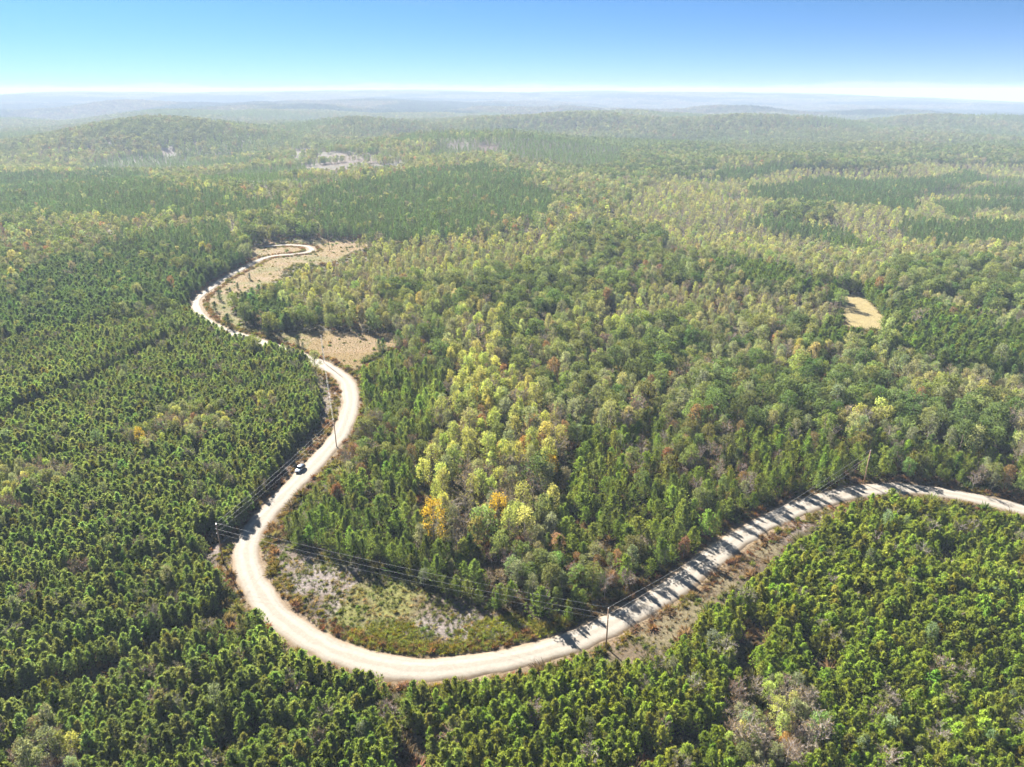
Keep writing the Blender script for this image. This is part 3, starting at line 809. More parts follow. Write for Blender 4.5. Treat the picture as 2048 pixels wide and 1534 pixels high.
# russet and grey scrub poking through the plantation
pick = rng.random(n) < .045
jx = x[pick] + rng.normal(size=pick.sum()) * 1.2; jy = y[pick] + rng.normal(size=pick.sum()) * 1.2
ok, jz = free(jx, jy, 8, 2.5)
jx, jy, jz = jx[ok], jy[ok], jz[ok]; q = rng.random(len(jx))
lk = np.where(q < .45, "grey", np.where(q < .75, "brown", "greygreen"))
emit(np.array([LOOK[l][0] for l in lk]), lk, jx, jy, jz, rng.uniform(.42, .62, len(jx)), jitter_tint(np.array([LOOK[l][1] for l in lk]).reshape(-1, 3) * [.8, .9, .9], len(jx), .2), "plantation_scrub")

# 2. the looser young pines inside the road's loop
x, y = grid(3.7, 90, 520, math.radians(12), .46)
h = 9.0
u, v = project(x, y, height(x, y) + .6 * h)
m = in_poly(u, v, PINE_LOOP) & (u < 2380)
x, y, u, v = x[m], y[m], u[m], v[m]
ok, z = free(x, y, h, 1.8)
ok &= rng.random(len(x)) > .10
x, y, z, u, v = x[ok], y[ok], z[ok], u[ok], v[ok]; n = len(x)
mix = fbm(x, y, 22, 2, 91) + rng.normal(size=n) * .10
isp = mix < .65
base = np.array([.160, .212, .048]) * (.75 + .5 * fbm(x, y, 15, 2, 92))[:, None]
kk = sstep(600, 1300, u)[:, None]; base = base * ((1 - kk) * np.array([.9, .96, 1.1]) + kk)
emit("loose_pine", "pine", x[isp], y[isp], z[isp], (.50 + .55 * rng.random(n) ** 1.2)[isp], jitter_tint(base, n, .16)[isp], "loop")
o = ~isp; q = rng.random(n)[o]
lk = np.where(q < .14, "russet", np.where(q < .38, "brown", np.where(q < .68, "olive", np.where(q < .86, "greygreen", "grey"))))
emit(np.array([LOOK[l][0] for l in lk]), lk, x[o], y[o], z[o], rng.uniform(.38, .68, o.sum()), jitter_tint(np.array([LOOK[l][1] for l in lk]), o.sum(), .2), "loop")

# 3. broadleaf woods and far pine blocks
MIXES = {"poplars": (("yellowgreen", .46), ("grey", .15), ("greygreen", .18), ("olive", .08), ("russet", .02)),
         "oaks": (("dark", .52), ("olive", .36), ("greygreen", .12)),
         "pale": (("pale", .36), ("yellowgreen", .16), ("grey", .16), ("greygreen", .22), ("olive", .10)),
         "patch": (("grey", .42), ("greygreen", .22), ("yellowgreen", .2), ("brown", .12), ("russet", .04)),
         "mixed_a": (("dark", .22), ("olive", .30), ("greygreen", .24), ("grey", .08), ("pale", .10), ("russet", .02), ("brown", .04)),
         "mixed_b": (("dark", .10), ("olive", .22), ("greygreen", .24), ("grey", .10), ("yellowgreen", .06), ("pale", .20), ("russet", .03))}
def choose(zone, n):
    names = [a for a, _ in MIXES[zone]]; p = np.array([b for _, b in MIXES[zone]])
    return rng.choice(names, n, p=p / p.sum())
def plant(step, y0, y1, far):
    x, y = grid(step, y0, y1, .3, .46)
    h = 12.0
    z0 = height(x, y); u, v = project(x, y, z0 + .6 * h)
    inpatch = np.zeros(len(x), bool)
    for e in PATCHES: inpatch |= in_ell(u, v, e)
    uw = u + (fbm(x, y, 90, 3, 160) - .5) * 130 * 700 / (300 + np.hypot(x, y)); vw = v + (fbm(x, y, 90, 3, 161) - .5) * 60 * 700 / (300 + np.hypot(x, y))
    pinearea = any_poly(uw, vw, PINES_FAR)
    m = (u > -340) & (u < 2390) & ~(in_poly(u, v, PLANTATION) & ~inpatch) & ~in_poly(u, v, PINE_LOOP)
    x, y, u, v, inpatch, pinearea = x[m], y[m], u[m], v[m], inpatch[m], pinearea[m]
    ok, z = free(x, y, h, 2.5)
    x, y, z, u, v, inpatch, pinearea = (q[ok] for q in (x, y, z, u, v, inpatch, pinearea))
    n = len(x); d = np.hypot(x, y)
    nA = fbm(x, y, 170, 3, 120); nB = fbm(x, y, 60, 2, 121)
    zone = np.where(nA + (nB - .5) * .5 > .52, "mixed_a", "mixed_b").astype(object)
    zone[any_poly(u, v, PALE) & (d < 1600)] = "pale"
    zone[in_poly(u, v, POPLARS)] = "poplars"
    for e in OAKS: zone[in_ell(u, v, e) & (nB > .3)] = "oaks"
    zone[inpatch] = "patch"
    look = np.empty(n, object)
    for zn in MIXES:
        k = zone == zn; look[k] = choose(zn, k.sum())
    pine = pinearea & (rng.random(n) < .88) & (zone != "oaks") | (~pinearea & (d > 900) & (fbm(x, y, 330, 3, 133) > .60)) | (~pinearea & (zone == "mixed_a") & (rng.random(n) < .18)) | (~pinearea & (zone == "mixed_b") & (rng.random(n) < .10))
    look[pine] = "pine"
    return x, y, z, u, v, zone, look, d
def tint_of(look, n, d):
    base = np.array([LOOK[l][1] if l in LOOK else (.096, .148, .054) for l in look]).reshape(-1, 3)
    return jitter_tint(base * 1.15, n, .15)
for step, y0, y1 in ((5.4, 70, 560), (7.0, 560, 1500)):
    x, y, z, u, v, zone, look, d = plant(step, y0, y1, False)
    n = len(x); hi = y1 < 600
    kind = np.array([("loose_pine" if hi else "mid_pine") if l == "pine" else (LOOK[l][0] if hi else "mid_" + LOOK[l][0]) for l in look])
    sc = rng.uniform(.58, .98, n) if hi else rng.uniform(.70, 1.08, n)
    sc = np.where(zone == "pale", sc * .78, sc); sc = np.where(zone == "oaks", sc * 1.08, sc); sc = np.where(zone == "patch", sc * .62, sc)
    sc = np.where(look == "pine", sc * (1.15 if hi else .95), sc)
    keep = ~((look == "pine") & False)
    if hi:
        # crowns are broad: thin the oaks so that each keeps its own outline
        keep &= ~((np.isin(look, ("dark", "olive", "orange"))) & (rng.random(n) < .35))
    if not hi:
        keep &= ~((np.isin(look, ("dark", "olive"))) & (rng.random(n) < .15))
    emit(kind[keep], look[keep], x[keep], y[keep], z[keep], sc[keep], tint_of(look, n, d)[keep], zone[keep])
# close-set young trees in the broadleaf patches
x, y = grid(2.7, 62, 330, .7, .45)
u, v = project(x, y, height(x, y) + 4)
m = np.zeros(len(x), bool)
for e in PATCHES: m |= in_ell(u, v, e)
x, y = x[m], y[m]; ok, z = free(x, y, 6, 2.0); x, y, z = x[ok], y[ok], z[ok]; n = len(x)
q = rng.random(n)
look = np.where(q < .28, "grey", np.where(q < .52, "greygreen", np.where(q < .72, "yellowgreen", np.where(q < .88, "brown", "olive")))).astype(object)
kind = np.array([LOOK[l][0] for l in look])
emit(kind, look, x, y, z, rng.uniform(.3, .55, n), tint_of(look, n, None), "patch")
# extra stems between the far pines, which stand close
for step, y0, y1, kd in ((3.9, 300, 560, "loose_pine"), (4.6, 560, 1300, "mid_pine")):
    x, y = grid(step, y0, y1, .5, .4)
    h = 10.0; u, v = project(x, y, height(x, y) + .6 * h)
    uw = u + (fbm(x, y, 90, 3, 160) - .5) * 130 * 700 / (300 + np.hypot(x, y)); vw = v + (fbm(x, y, 90, 3, 161) - .5) * 60 * 700 / (300 + np.hypot(x, y))
    m = any_poly(uw, vw, PINES_FAR) & (u > -340) & (u < 2390)
    for e in OAKS: m &= ~in_ell(u, v, e)
    m &= ~in_poly(u, v, PLANTATION) & ~in_poly(u, v, PINE_LOOP)
    x, y = x[m], y[m]; ok, z = free(x, y, h, 2.0); x, y, z = x[ok], y[ok], z[ok]; n = len(x)
    u, v = project(x, y, z)
    kk = sstep(900, 1500, u)[:, None] * (v > 500)[:, None]
    base = (np.array([.092, .146, .054]) * (1 - kk) + np.array([.130, .186, .044]) * kk) * (.8 + .4 * fbm(x, y, 60, 2, 140))[:, None]
    emit(kd, "pine", x, y, z, rng.uniform(.75, 1.2, n), jitter_tint(base, n, .17), "pine_block")
# far forest
x, y, z, u, v, zone, look, d = plant(10.5, 1500, 4000, True)
n = len(x)
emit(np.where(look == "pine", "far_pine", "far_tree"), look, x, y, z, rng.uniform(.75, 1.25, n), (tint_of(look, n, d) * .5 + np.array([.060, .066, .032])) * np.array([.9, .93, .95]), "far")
x, y = grid(25, 4000, 10600, .2, .45)
z = height(x, y); n = len(x)
nf = fbm(x, y, 500, 3, 150)
base = np.where(nf[:, None] > .55, [[.034, .056, .030]], np.where(nf[:, None] > .45, [[.075, .085, .040]], [[.115, .110, .060]]))
emit("grove", "grove", x, y, z - 1, rng.uniform(.8, 1.15, n), jitter_tint(base, n, .16), "far")

# 4. single trees that stand out: pixel of the foot, look, height in metres, label
NAMED = [(868, 1085, "gold", 14.0, "golden yellow tree standing foremost among the grey and olive trees"),
         (996, 1062, "gold", 13.0, "yellow tree with orange lower crown beside the dark evergreen"),
         (1046, 1040, "yellowgreen", 12.5, "lemon yellow tree just right of the yellow and orange one"),
         (1075, 985, "dark", 14.5, "tall dark green tree standing amid the orange and yellow trees"),
         (1100, 960, "gold", 11.0, "olive gold tree against the right side of the tall dark tree"),
         (1062, 868, "orange", 9.5, "orange tree just above the tall dark tree at the woods' centre"),
         (1050, 910, "orange", 8.5, "light orange tree left of the tall dark tree"),
         (948, 815, "gold", 10.0, "golden tree in the upper left of the yellow-green strip"),
         (962, 850, "russet", 8.5, "russet tree below the golden one in the yellow-green strip"),
         (932, 1020, "grey", 12.0, "grey leafless tree right of the foremost golden tree"),
         (900, 1060, "grey", 11.0, "grey twiggy tree directly behind the foremost golden tree"),
         (1112, 880, "grey", 12.5, "silvery leafless tree right of the orange tree"),
         (1120, 930, "grey", 10.0, "grey bare tree between dark shrubs right of the tall dark tree"),
         (960, 790, "yellowgreen", 13.0, "bright yellow-green tree at the top of the yellow strip"),
         (885, 860, "yellowgreen", 13.0, "bright yellow-green tree on the left edge of the yellow strip"),
         (908, 905, "yellowgreen", 12.0, "rounded yellow-green tree low on the left edge of the yellow strip"),
         (1008, 685, "dark", 17.0, "large dark green oak, left one of the big group at the centre"),
         (1036, 668, "olive", 17.5, "largest round green oak in the big group at the centre"),
         (1066, 690, "dark", 16.0, "dark green oak on the right of the big central group"),
         (1010, 730, "dark", 15.0, "dark green oak below the big central group"),
         (1040, 745, "dark", 14.0, "dark green oak in shade at the foot of the central group"),
         (1066, 720, "yellowgreen", 11.5, "lone yellow-green tree against the dark central oaks"),
         (284, 895, "gold", 9.0, "yellow tree rising from the plantation left of the road"),
         (330, 880, "grey", 9.0, "grey leafless tree right of the plantation's yellow tree"),
         (262, 898, "grey", 8.0, "grey bare tree left of the plantation's yellow tree"),
         (525, 815, "yellowgreen", 8.5, "yellow-green tree in the plantation nearest the road's upper curve"),
         (545, 812, "yellowgreen", 7.5, "smaller yellow-green tree near the road's upper curve"),
         (1492, 1500, "grey", 9.0, "grey leafless tree, left one in the bottom broadleaf patch"),
         (1628, 1505, "grey", 9.5, "silvery leafless tree, right one in the bottom broadleaf patch"),
         (1550, 1455, "yellowgreen", 8.0, "yellow-green tree between the two grey bottom trees"),
         (1572, 1500, "orange", 5.0, "small orange tree low in the bottom broadleaf patch"),
         (1568, 1545, "brown", 8.0, "pinkish brown tree at the bottom edge below the broadleaf patch"),
         (1470, 1405, "brown", 6.5, "brown leafless tree beside the dark gap in the right plantation"),
         (1508, 1400, "grey", 6.0, "pale grey tree right of the dark gap in the plantation"),
         (1922, 1178, "brown", 4.2, "small brown tree alone in the right plantation"),
         (112, 1205, "orange", 3.6, "small rusty dead pine in the left plantation"),
         (200, 1112, "yellowgreen", 4.0, "small yellow-green tree in the left plantation above the lane"),
         (70, 1560, "greygreen", 11.0, "large grey-green tree in the bottom left corner"),
         (110, 1530, "greygreen", 9.5, "grey-green tree right behind the large one in the bottom left corner")]
named_rows = []
for (px, py, look, hh, lab) in NAMED:
    p = ground_at(px, py)[0]; zz = float(height(p[0], p[1])); kd = LOOK[look][0]
    t = jitter_tint(LOOK[look][1], 1, .06)[0]
    named_rows.append((kd, look, p[0], p[1], zz, hh / SIZE[kd], t, lab))
# young pines scattered over the meadow
MEADOW_PINES = [(431, 622, 6.5), (458, 654, 8.5), (440, 600, 7.0), (462, 592, 6.0), (540, 676, 7.5), (530, 668, 6.0), (596, 692, 6.0), (606, 695, 3.2), (500, 560, 5.5), (476, 578, 5.0)]
MP_LAB = ["pine standing alone beside the bright bit of road by the meadow", "tallest pine by the road between meadow and plantation", "pine at the meadow's narrow upper strip", "pine right of the meadow's narrow strip",
          "pine at the left end of the near meadow", "smaller pine behind the one at the near meadow's left end", "thin pine alone on the near meadow", "little dark pine beside the thin pine on the near meadow",
          "pine shrub on the far meadow's edge", "low pine on the slope above the meadow strip"]
for (px, py, hh), lab in zip(MEADOW_PINES, MP_LAB):
    p = ground_at(px, py)[0]
    named_rows.append(("loose_pine", "pine", p[0], p[1], float(height(p[0], p[1])), hh / 9.5, jitter_tint((.036, .07, .024), 1, .1)[0], lab))

K = np.concatenate([r[0] for r in T_rows]).astype(str); LK = np.concatenate([r[1] for r in T_rows]).astype(str)
TX, TY, TZ, TS = (np.concatenate([np.asarray(r[i], float) for r in T_rows]) for i in (2, 3, 4, 5))
TC = np.concatenate([r[6] for r in T_rows]); ZN = np.concatenate([np.asarray(r[7]).astype(str) for r in T_rows])
TS = np.clip(TS, .25, 2.0)
# keep clear of the named trees
for r in named_rows:
    rad = 1.2 + 1.4 * (r[0] in ("oak",)) + .8 * (r[0] in ("poplar", "bare"))
    m = np.hypot(TX - r[2], TY - r[3]) > rad * max(.6, r[5])
    K, LK, TX, TY, TZ, TS, TC, ZN = (q[m] for q in (K, LK, TX, TY, TZ, TS, TC, ZN))
NT = len(TX)
HGT = np.array([SIZE[k] for k in K]) * TS
SU, SV = project(TX, TY, TZ + .6 * HGT)
appar = HGT / np.hypot(np.hypot(TX, TY), CAM_H)
inframe = (SU > 4) & (SU < 2044) & (SV > 180) & (SV < 1526)
is_pine = np.isin(K, ("pine", "loose_pine")); is_broad = np.isin(K, ("oak", "poplar", "bare"))
single = np.zeros(NT, bool)
n_named_p = sum(r[0] == "loose_pine" for r in named_rows); n_named_b = len(named_rows) - n_named_p
for m, cnt in ((is_pine, 300 - n_named_p), (is_broad, 300 - n_named_b)):
    c = np.where(m & inframe)[0]
    c = c[np.argsort(-appar[c])][:cnt]
    single[c] = True
print("trees", NT, "single", single.sum(), {k: int((K == k).sum()) for k in np.unique(K)})
VAR = rng.integers(0, 1000, NT); YAW = rng.random(NT) * 6.283; SXY = rng.uniform(.82, 1.2, NT)

def single_tree(kind, x, y, z, sc, sxy, yaw, tint, var, name):
    crown, trunk, _ = PROTO[kind][var % len(PROTO[kind])]
    e = bpy.data.objects.new(name, None); e.empty_display_size = .5
    e.location = (x, y, z); e.rotation_euler = (0, 0, yaw); e.scale = (sc * sxy, sc * sxy, sc)
    COL.objects.link(e)
    for nm, me in (("trunk", trunk), ("crown", crown)):
        o = bpy.data.objects.new(nm, me); COL.objects.link(o); o.parent = e
        o["tint"] = [float(tint[0]), float(tint[1]), float(tint[2])]
    return e
DESC = {"dark": "dark green round tree", "olive": "olive green round tree", "yellowgreen": "yellow-green tree", "greygreen": "grey-green tree", "pale": "pale straw-green tree",
        "grey": "grey leafless tree", "russet": "russet tree", "orange": "orange tree", "gold": "golden tree", "brown": "brown half-bare tree", "pine": "young green pine"}
def place_words(u, v, zone, look, dr):
    """where a tree stands; u, v its crown in the photograph, dr metres to the road"""
    if look == "pine":
        if zone.startswith("plantation"):
            if dr < 9: w = "edging the road "
            else: w = "in the plantation "
            if zone == "plantation_right":
                return w + ("in the lower right corner" if u > 1800 else "right of the bottom broadleaf patch" if u > 1640 and v > 1300 else "left of the bottom broadleaf patch" if v > 1300 else "below the right-hand road")
            if v > 1250:
                return w + ("in the bottom left corner" if u < 330 else "under the big bend's lower left" if u < 740 else "below the road's lowest point" if u < 1060 else "below the debris strip's pole")
            return w + "left of the big road bend"
        if dr < 11:
            return "at the roadside " + ("inside the big left bend" if u < 900 else "above the road's right-hand stretch")
        if u < 620: return "in the stand nearest the big bend"
        if v > 1090: return "along the clearing's upper edge" if u < 1120 else "in the stand above the debris strip's pole"
        return ("in the loose stand left of the golden trees" if u < 870 else "in the loose stand below the golden trees" if u < 1150 else "in the loose stand right of the golden trees" if u < 1450 else "in the loose stand near the right-hand pole")
    if zone == "patch":
        return "in the bottom broadleaf patch" if v > 1250 and u > 800 else "in the bottom left corner's patch" if v > 1250 else "among pines left of the upper road"
    if zone.startswith("plantation"):
        if u > 1340: return "amid pines, lower right" if v > 1250 else "amid pines below the right-hand road"
        if v > 1250: return "amid pines at the bottom left" if u < 700 else "amid pines below the lowest bend"
        if v > 1000: return "amid pines left of the big bend"
        return "amid pines left of the car"
    if zone == "poplars":
        return ("at the top of the yellow strip" if v < 760 else "at the foot of the yellow strip" if v > 930 else "on the yellow strip's left half" if u < 990 else "on the yellow strip's right half")
    if zone == "loop":
        if u < 880: return "among young pines right of the upper curve"
        if u < 1300: return "among pines below the yellow strip" if v > 1000 else "among pines right of the yellow strip"
        return "among pines above the right-hand road"
    if v > 700:
        if u > 1700: return "in the woods above the right-hand pole"
        if u > 1250: return "in the woods right of centre"
        return "in the woods just right of the yellow strip" if u > 950 else "by the central woods' left edge"
    return "in the woods behind the near meadow" if u < 950 else "in the upper central woods" if u < 1400 else "in the woods near the mown field"
items = {}
for i in np.where(single)[0]:
    pw = place_words(SU[i], SV[i], ZN[i], LK[i], float(line_dist(np.array([TX[i]]), np.array([TY[i]]), ROAD_COARSE)[0]))
    items.setdefault((DESC[LK[i]], pw), []).append(i)
ORD = ["leftmost", "second from left", "third from left", "fourth from left", "fifth from left", "sixth from left", "seventh from left", "eighth from left"]
for (desc, pw), ids in items.items():
    lab = desc + " " + pw
    ids.sort(key=lambda i: SU[i])
    for j, i in enumerate(ids):
        nm = "pine_tree" if LK[i] == "pine" else "broadleaf_tree"
        e = single_tree(K[i], TX[i], TY[i], TZ[i], TS[i], SXY[i], YAW[i], TC[i], int(VAR[i]), nm)
        l2 = lab
        if 1 < len(ids) <= 8: l2 = lab + ", " + ORD[j]
        tag(e, l2, "tree", group=desc + "s " + pw)
for (kd, look, x, y, z, sc, t, lab) in named_rows:
    nm = "pine_tree" if kd == "loose_pine" else "broadleaf_tree"
    e = single_tree(kd, x, y, z, sc, rng.uniform(.92, 1.12), rng.random() * 6.28, t, int(rng.integers(0, 1000)), nm)
    tag(e, lab, "tree")

def scatter_object(name, kinds, pick, label, cat, extra=None):
    """one object of stuff: points that carry a shape each"""
    if extra is None:
        ids = np.where(pick)[0]
        P = np.stack([TX[ids], TY[ids], TZ[ids]], 1); ki = np.array([kinds.index(k) for k in K[ids]], np.int32)
        va = VAR[ids].astype(np.int32); rot = np.stack([rng.normal(size=len(ids)) * .03, rng.normal(size=len(ids)) * .03, YAW[ids]], 1)
        scl = np.stack([TS[ids] * SXY[ids], TS[ids] * SXY[ids], TS[ids]], 1); tint = TC[ids]
    else:
        P, ki, va, rot, scl, tint = extra
    me = bpy.data.meshes.new(name)
    me.vertices.add(len(P)); me.vertices.foreach_set("co", P.astype(np.float32).ravel())
    def at(nm, ty, key, arr):
        a = me.attributes.new(nm, ty, 'POINT'); a.data.foreach_set(key, np.ascontiguousarray(arr).ravel())
    at("sort", 'INT', "value", ki.astype(np.int32)); at("variant", 'INT', "value", va.astype(np.int32))
    at("rot", 'FLOAT_VECTOR', "vector", rot.astype(np.float32)); at("scl", 'FLOAT_VECTOR', "vector", scl.astype(np.float32))
    at("tint", 'FLOAT_COLOR', "color", np.concatenate([tint, np.ones((len(P), 1))], 1).astype(np.float32))
    o = new_obj(name, me)
    g = bpy.data.node_groups.new(name + "_scatter", 'GeometryNodeTree')
    g.interface.new_socket("Geometry", in_out='INPUT', socket_type='NodeSocketGeometry')
    g.interface.new_socket("Geometry", in_out='OUTPUT', socket_type='NodeSocketGeometry')
    N, L = g.nodes, g.links
    gi = N.new('NodeGroupInput'); go = N.new('NodeGroupOutput'); jn = N.new('GeometryNodeJoinGeometry')
    def named(nm, ty):
        q = N.new('GeometryNodeInputNamedAttribute'); q.data_type = ty; q.inputs['Name'].default_value = nm; return q.outputs['Attribute']
    s_, v_, r_, c_ = named("sort", 'INT'), named("variant", 'INT'), named("rot", 'FLOAT_VECTOR'), named("scl", 'FLOAT_VECTOR')
    for i, kd in enumerate(kinds):
        ci = N.new('GeometryNodeCollectionInfo'); ci.inputs['Collection'].default_value = PROTO[kd + "_col"]
        ci.inputs['Separate Children'].default_value = True; ci.inputs['Reset Children'].default_value = True
        ip = N.new('GeometryNodeInstanceOnPoints'); ip.inputs['Pick Instance'].default_value = True
        cm = N.new('FunctionNodeCompare'); cm.data_type = 'INT'; cm.operation = 'EQUAL'
        L.new(s_, cm.inputs[2]); cm.inputs[3].default_value = i
        L.new(gi.outputs[0], ip.inputs['Points']); L.new(cm.outputs[0], ip.inputs['Selection']); L.new(ci.outputs[0], ip.inputs['Instance'])
        L.new(v_, ip.inputs['Instance Index']); L.new(r_, ip.inputs['Rotation']); L.new(c_, ip.inputs['Scale'])
        L.new(ip.outputs[0], jn.inputs[0])
    L.new(jn.outputs[0], go.inputs[0])
    md = o.modifiers.new("scatter", 'NODES'); md.node_group = g
    return tag(o, label, cat, kind="stuff")
PK = ["pine", "loose_pine", "mid_pine", "far_pine"]; BK = ["oak", "poplar", "bare", "mid_oak", "mid_poplar", "mid_bare", "far_tree"]
scatter_object("pine_forest", PK, np.isin(K, PK) & ~single, "mass of green pines in plantations and stands out to the hills", "forest")
scatter_object("broadleaf_forest", BK, np.isin(K, BK) & ~single, "mass of mixed broadleaf woods in autumn colours over the hills", "forest")
scatter_object("distant_woods", ["grove"], K == "grove", "hazy blue woods on the far hills below the sky", "forest")

# ------------------------------------------------------------------ scrub, weeds and dry grass on the open ground
def scrub():
    P, S, Tn, Kd = [], [], [], []
    def add(poly, step, look_fn, kd, size, keep=1.0):
        pts = ground_at([p[0] for p in poly], [p[1] for p in poly])
        x0, y0 = pts.min(0); x1, y1 = pts.max(0)
        X, Y = np.meshgrid(np.arange(x0, x1, step), np.arange(y0, y1, step)); X = X.ravel(); Y = Y.ravel()
        X = X + rng.uniform(-.5, .5, len(X)) * step; Y = Y + rng.uniform(-.5, .5, len(Y)) * step
        u, v = project(X, Y, height(X, Y))
        m = in_poly(u, v, poly) & (line_dist(X, Y, ROAD_COARSE) > ROAD_HALF + .9) & (rng.random(len(X)) < keep)
        X, Y = X[m], Y[m]
        dens, col = look_fn(X, Y)
        m = rng.random(len(X)) < dens; X, Y, col = X[m], Y[m], col[m]
        P.append(np.stack([X, Y, height(X, Y) - .03], 1)); Tn.append(jitter_tint(col, len(X), .22)); Kd.append(np.full(len(X), kd))
        S.append(rng.uniform(size[0], size[1], len(X)))
    def clearing_weeds(x, y):
        a = fbm(x, y, 16, 2, 201); b = fbm(x, y, 5, 2, 202)
        col = np.where((a > .52)[:, None], [[.23, .24, .04]], np.where((b > .5)[:, None], [[.14, .16, .05]], [[.28, .23, .12]]))
        return .30 + .70 * sstep(.42, .60, a), col * .62
    def bushes(x, y):
        b = fbm(x, y, 7, 2, 204)
        return .25 + .5 * sstep(.45, .6, b), np.where((b > .5)[:, None], [[.095, .12, .03]], [[.14, .13, .045]])
    def dry(x, y):
        a = fbm(x, y, 14, 2, 207)
        return .75 + 0 * x, np.where((a > .52)[:, None], [[.115, .115, .034]], [[.155, .108, .042]])
    def verge(x, y):
        a = fbm(x, y, 8, 2, 209)
        return .55 + 0 * x, np.where((a > .55)[:, None], [[.11, .11, .03]], np.where((a > .45)[:, None], [[.15, .11, .06]], [[.115, .078, .053]]))
    add(CLEARING, .6, clearing_weeds, 1, (.6, 1.4)); add(CLEARING, 2.1, bushes, 0, (.3, .85))
    add(SLASH, 1.0, verge, 1, (.6, 1.2), .7); add(SLASH, 2.6, bushes, 0, (.4, .9), .5)
    add(VERGE_L, 1.0, verge, 1, (.6, 1.3), .8); add(VERGE_L, 2.2, bushes, 0, (.4, 1.0), .5)
    add(POLE_NOOK, 1.0, verge, 1, (.6, 1.3)); add(POLE_NOOK, 2.0, verge, 0, (.4, 1.1))
    add(MEADOW2, .8, dry, 1, (.25, .62)); add(MEADOW1, 1.1, dry, 1, (.3, .7)); add(MEADOW1, 4.5, bushes, 0, (.5, 1.5), .7); add(MEADOW2, 5.0, bushes, 0, (.5, 1.2), .5)
    # both verges of the road
    Tt = np.gradient(ROAD, axis=0); Tt /= np.linalg.norm(Tt, axis=1)[:, None]; Nn = np.stack([-Tt[:, 1], Tt[:, 0]], 1)
    for side in (-1, 1):
        for _ in range(7):
            w = ROAD_HALF + 1.0 + rng.random(len(ROAD)) * 3.4
            p = ROAD + Nn * (side * w)[:, None] + rng.normal(size=ROAD.shape) * .4
            dd = line_dist(p[:, 0], p[:, 1], ROAD_COARSE); p = p[(dd > ROAD_HALF + .7)]
            dens, col = verge(p[:, 0], p[:, 1]); col = col * np.array([1.12, .95, .8])
            P.append(np.stack([p[:, 0], p[:, 1], height(p[:, 0], p[:, 1]) - .03], 1)); Tn.append(jitter_tint(col, len(p), .22))
            kd = (rng.random(len(p)) < .22).astype(int); Kd.append(1 - kd); S.append(rng.uniform(.5, 1.25, len(p)))
    # low growth under the trees
    X, Y = (np.concatenate(q) for q in zip(grid(2.3, 62, 360, .9, .5), grid(3.4, 360, 640, .9, .5)))
    u, v = project(X, Y, height(X, Y))
    m = (u > -250) & (u < 2300) & (v < 1850) & (line_dist(X, Y, ROAD_COARSE) > ROAD_HALF + 2.2)
    for Q in OPEN: m &= ~in_poly(u, v, Q)
    X, Y = X[m], Y[m]; a = fbm(X, Y, 12, 2, 211)
    col = np.where((a > .56)[:, None], [[.12, .085, .05]], np.where((a > .44)[:, None], [[.07, .09, .025]], [[.10, .10, .035]]))
    P.append(np.stack([X, Y, height(X, Y) - .03], 1)); Tn.append(jitter_tint(col, len(X), .25)); Kd.append(np.zeros(len(X), int)); S.append(rng.uniform(.7, 2.0, len(X)))
    P, S, Tn, Kd = np.concatenate(P), np.concatenate(S), np.concatenate(Tn), np.concatenate(Kd)
    for kd, name, lab in ((0, "weedy_shrubs", "low green and yellow weeds on the clearing and verges"), (1, "dry_grass", "tufts of dry and yellowing grass on meadows, clearing and verges")):
        m = Kd == kd; n = int(m.sum())
        scatter_object(name, ["shrub" if kd == 0 else "grass"], None, lab, "shrubs" if kd == 0 else "grass",
                       (P[m], np.zeros(n, int), rng.integers(0, 1000, n), np.stack([np.zeros(n), np.zeros(n), rng.random(n) * 6.28], 1), np.stack([S[m]] * 3, 1) * rng.uniform(.8, 1.25, (n, 3)), Tn[m]))
scrub()

# ------------------------------------------------------------------ power line beside the road
M_POLE = mat_plain("weathered_pole_wood", (0.30, 0.185, 0.115), 0.85, noise=.35, nscale=1.2)
M_PORC = mat_plain("porcelain", (0.62, 0.60, 0.58), 0.3)
M_STEEL = mat_plain("galvanised_steel", (0.45, 0.46, 0.47), 0.45, metal=.7)
M_ALU = mat_plain("aluminium_wire", (0.26, 0.26, 0.26), 0.6)
def add_tube(bm, path, radii, sides=8):
    v, f = tube(path, radii, sides)
    vs = [bm.verts.new(p) for p in v]
    for q in f: bm.faces.new([vs[i] for i in q])
    bm.faces.new(vs[-sides:]); bm.faces.new(vs[:sides][::-1])
def bm_obj(name, fn, mat, parent=None, smooth=False):
    bm = bmesh.new(); fn(bm); bmesh.ops.recalc_face_normals(bm, faces=bm.faces)
    me = bpy.data.meshes.new(name); bm.to_mesh(me); bm.free(); me.materials.append(mat)
    if smooth: me.polygons.foreach_set("use_smooth", np.ones(len(me.polygons), bool))
    return new_obj(name, me, parent)
POLES = [(659, 502, 13.0, "utility pole alone on the far tan meadow by the track's end"), (648, 726, 13.6, "utility pole at the near meadow beside the road's upper curve"),
         (673, 893, 11.0, "utility pole on the right verge where the road straightens, above the parked car"), (446, 1122, 12.0, "brown utility pole at the left edge of the big road bend, casting a long shadow"),
         (1212, 1295, 11.3, "utility pole on the debris strip below the road at the bottom"), (1727, 968, 12.4, "pale brown utility pole above the road bend on the right")]
pole_at = []
for (px, py, ph, lab) in POLES:
    p = ground_at(px, py)[0]; zz = float(height(p[0], p[1]))
    pole_at.append((p[0], p[1], zz, ph, lab))
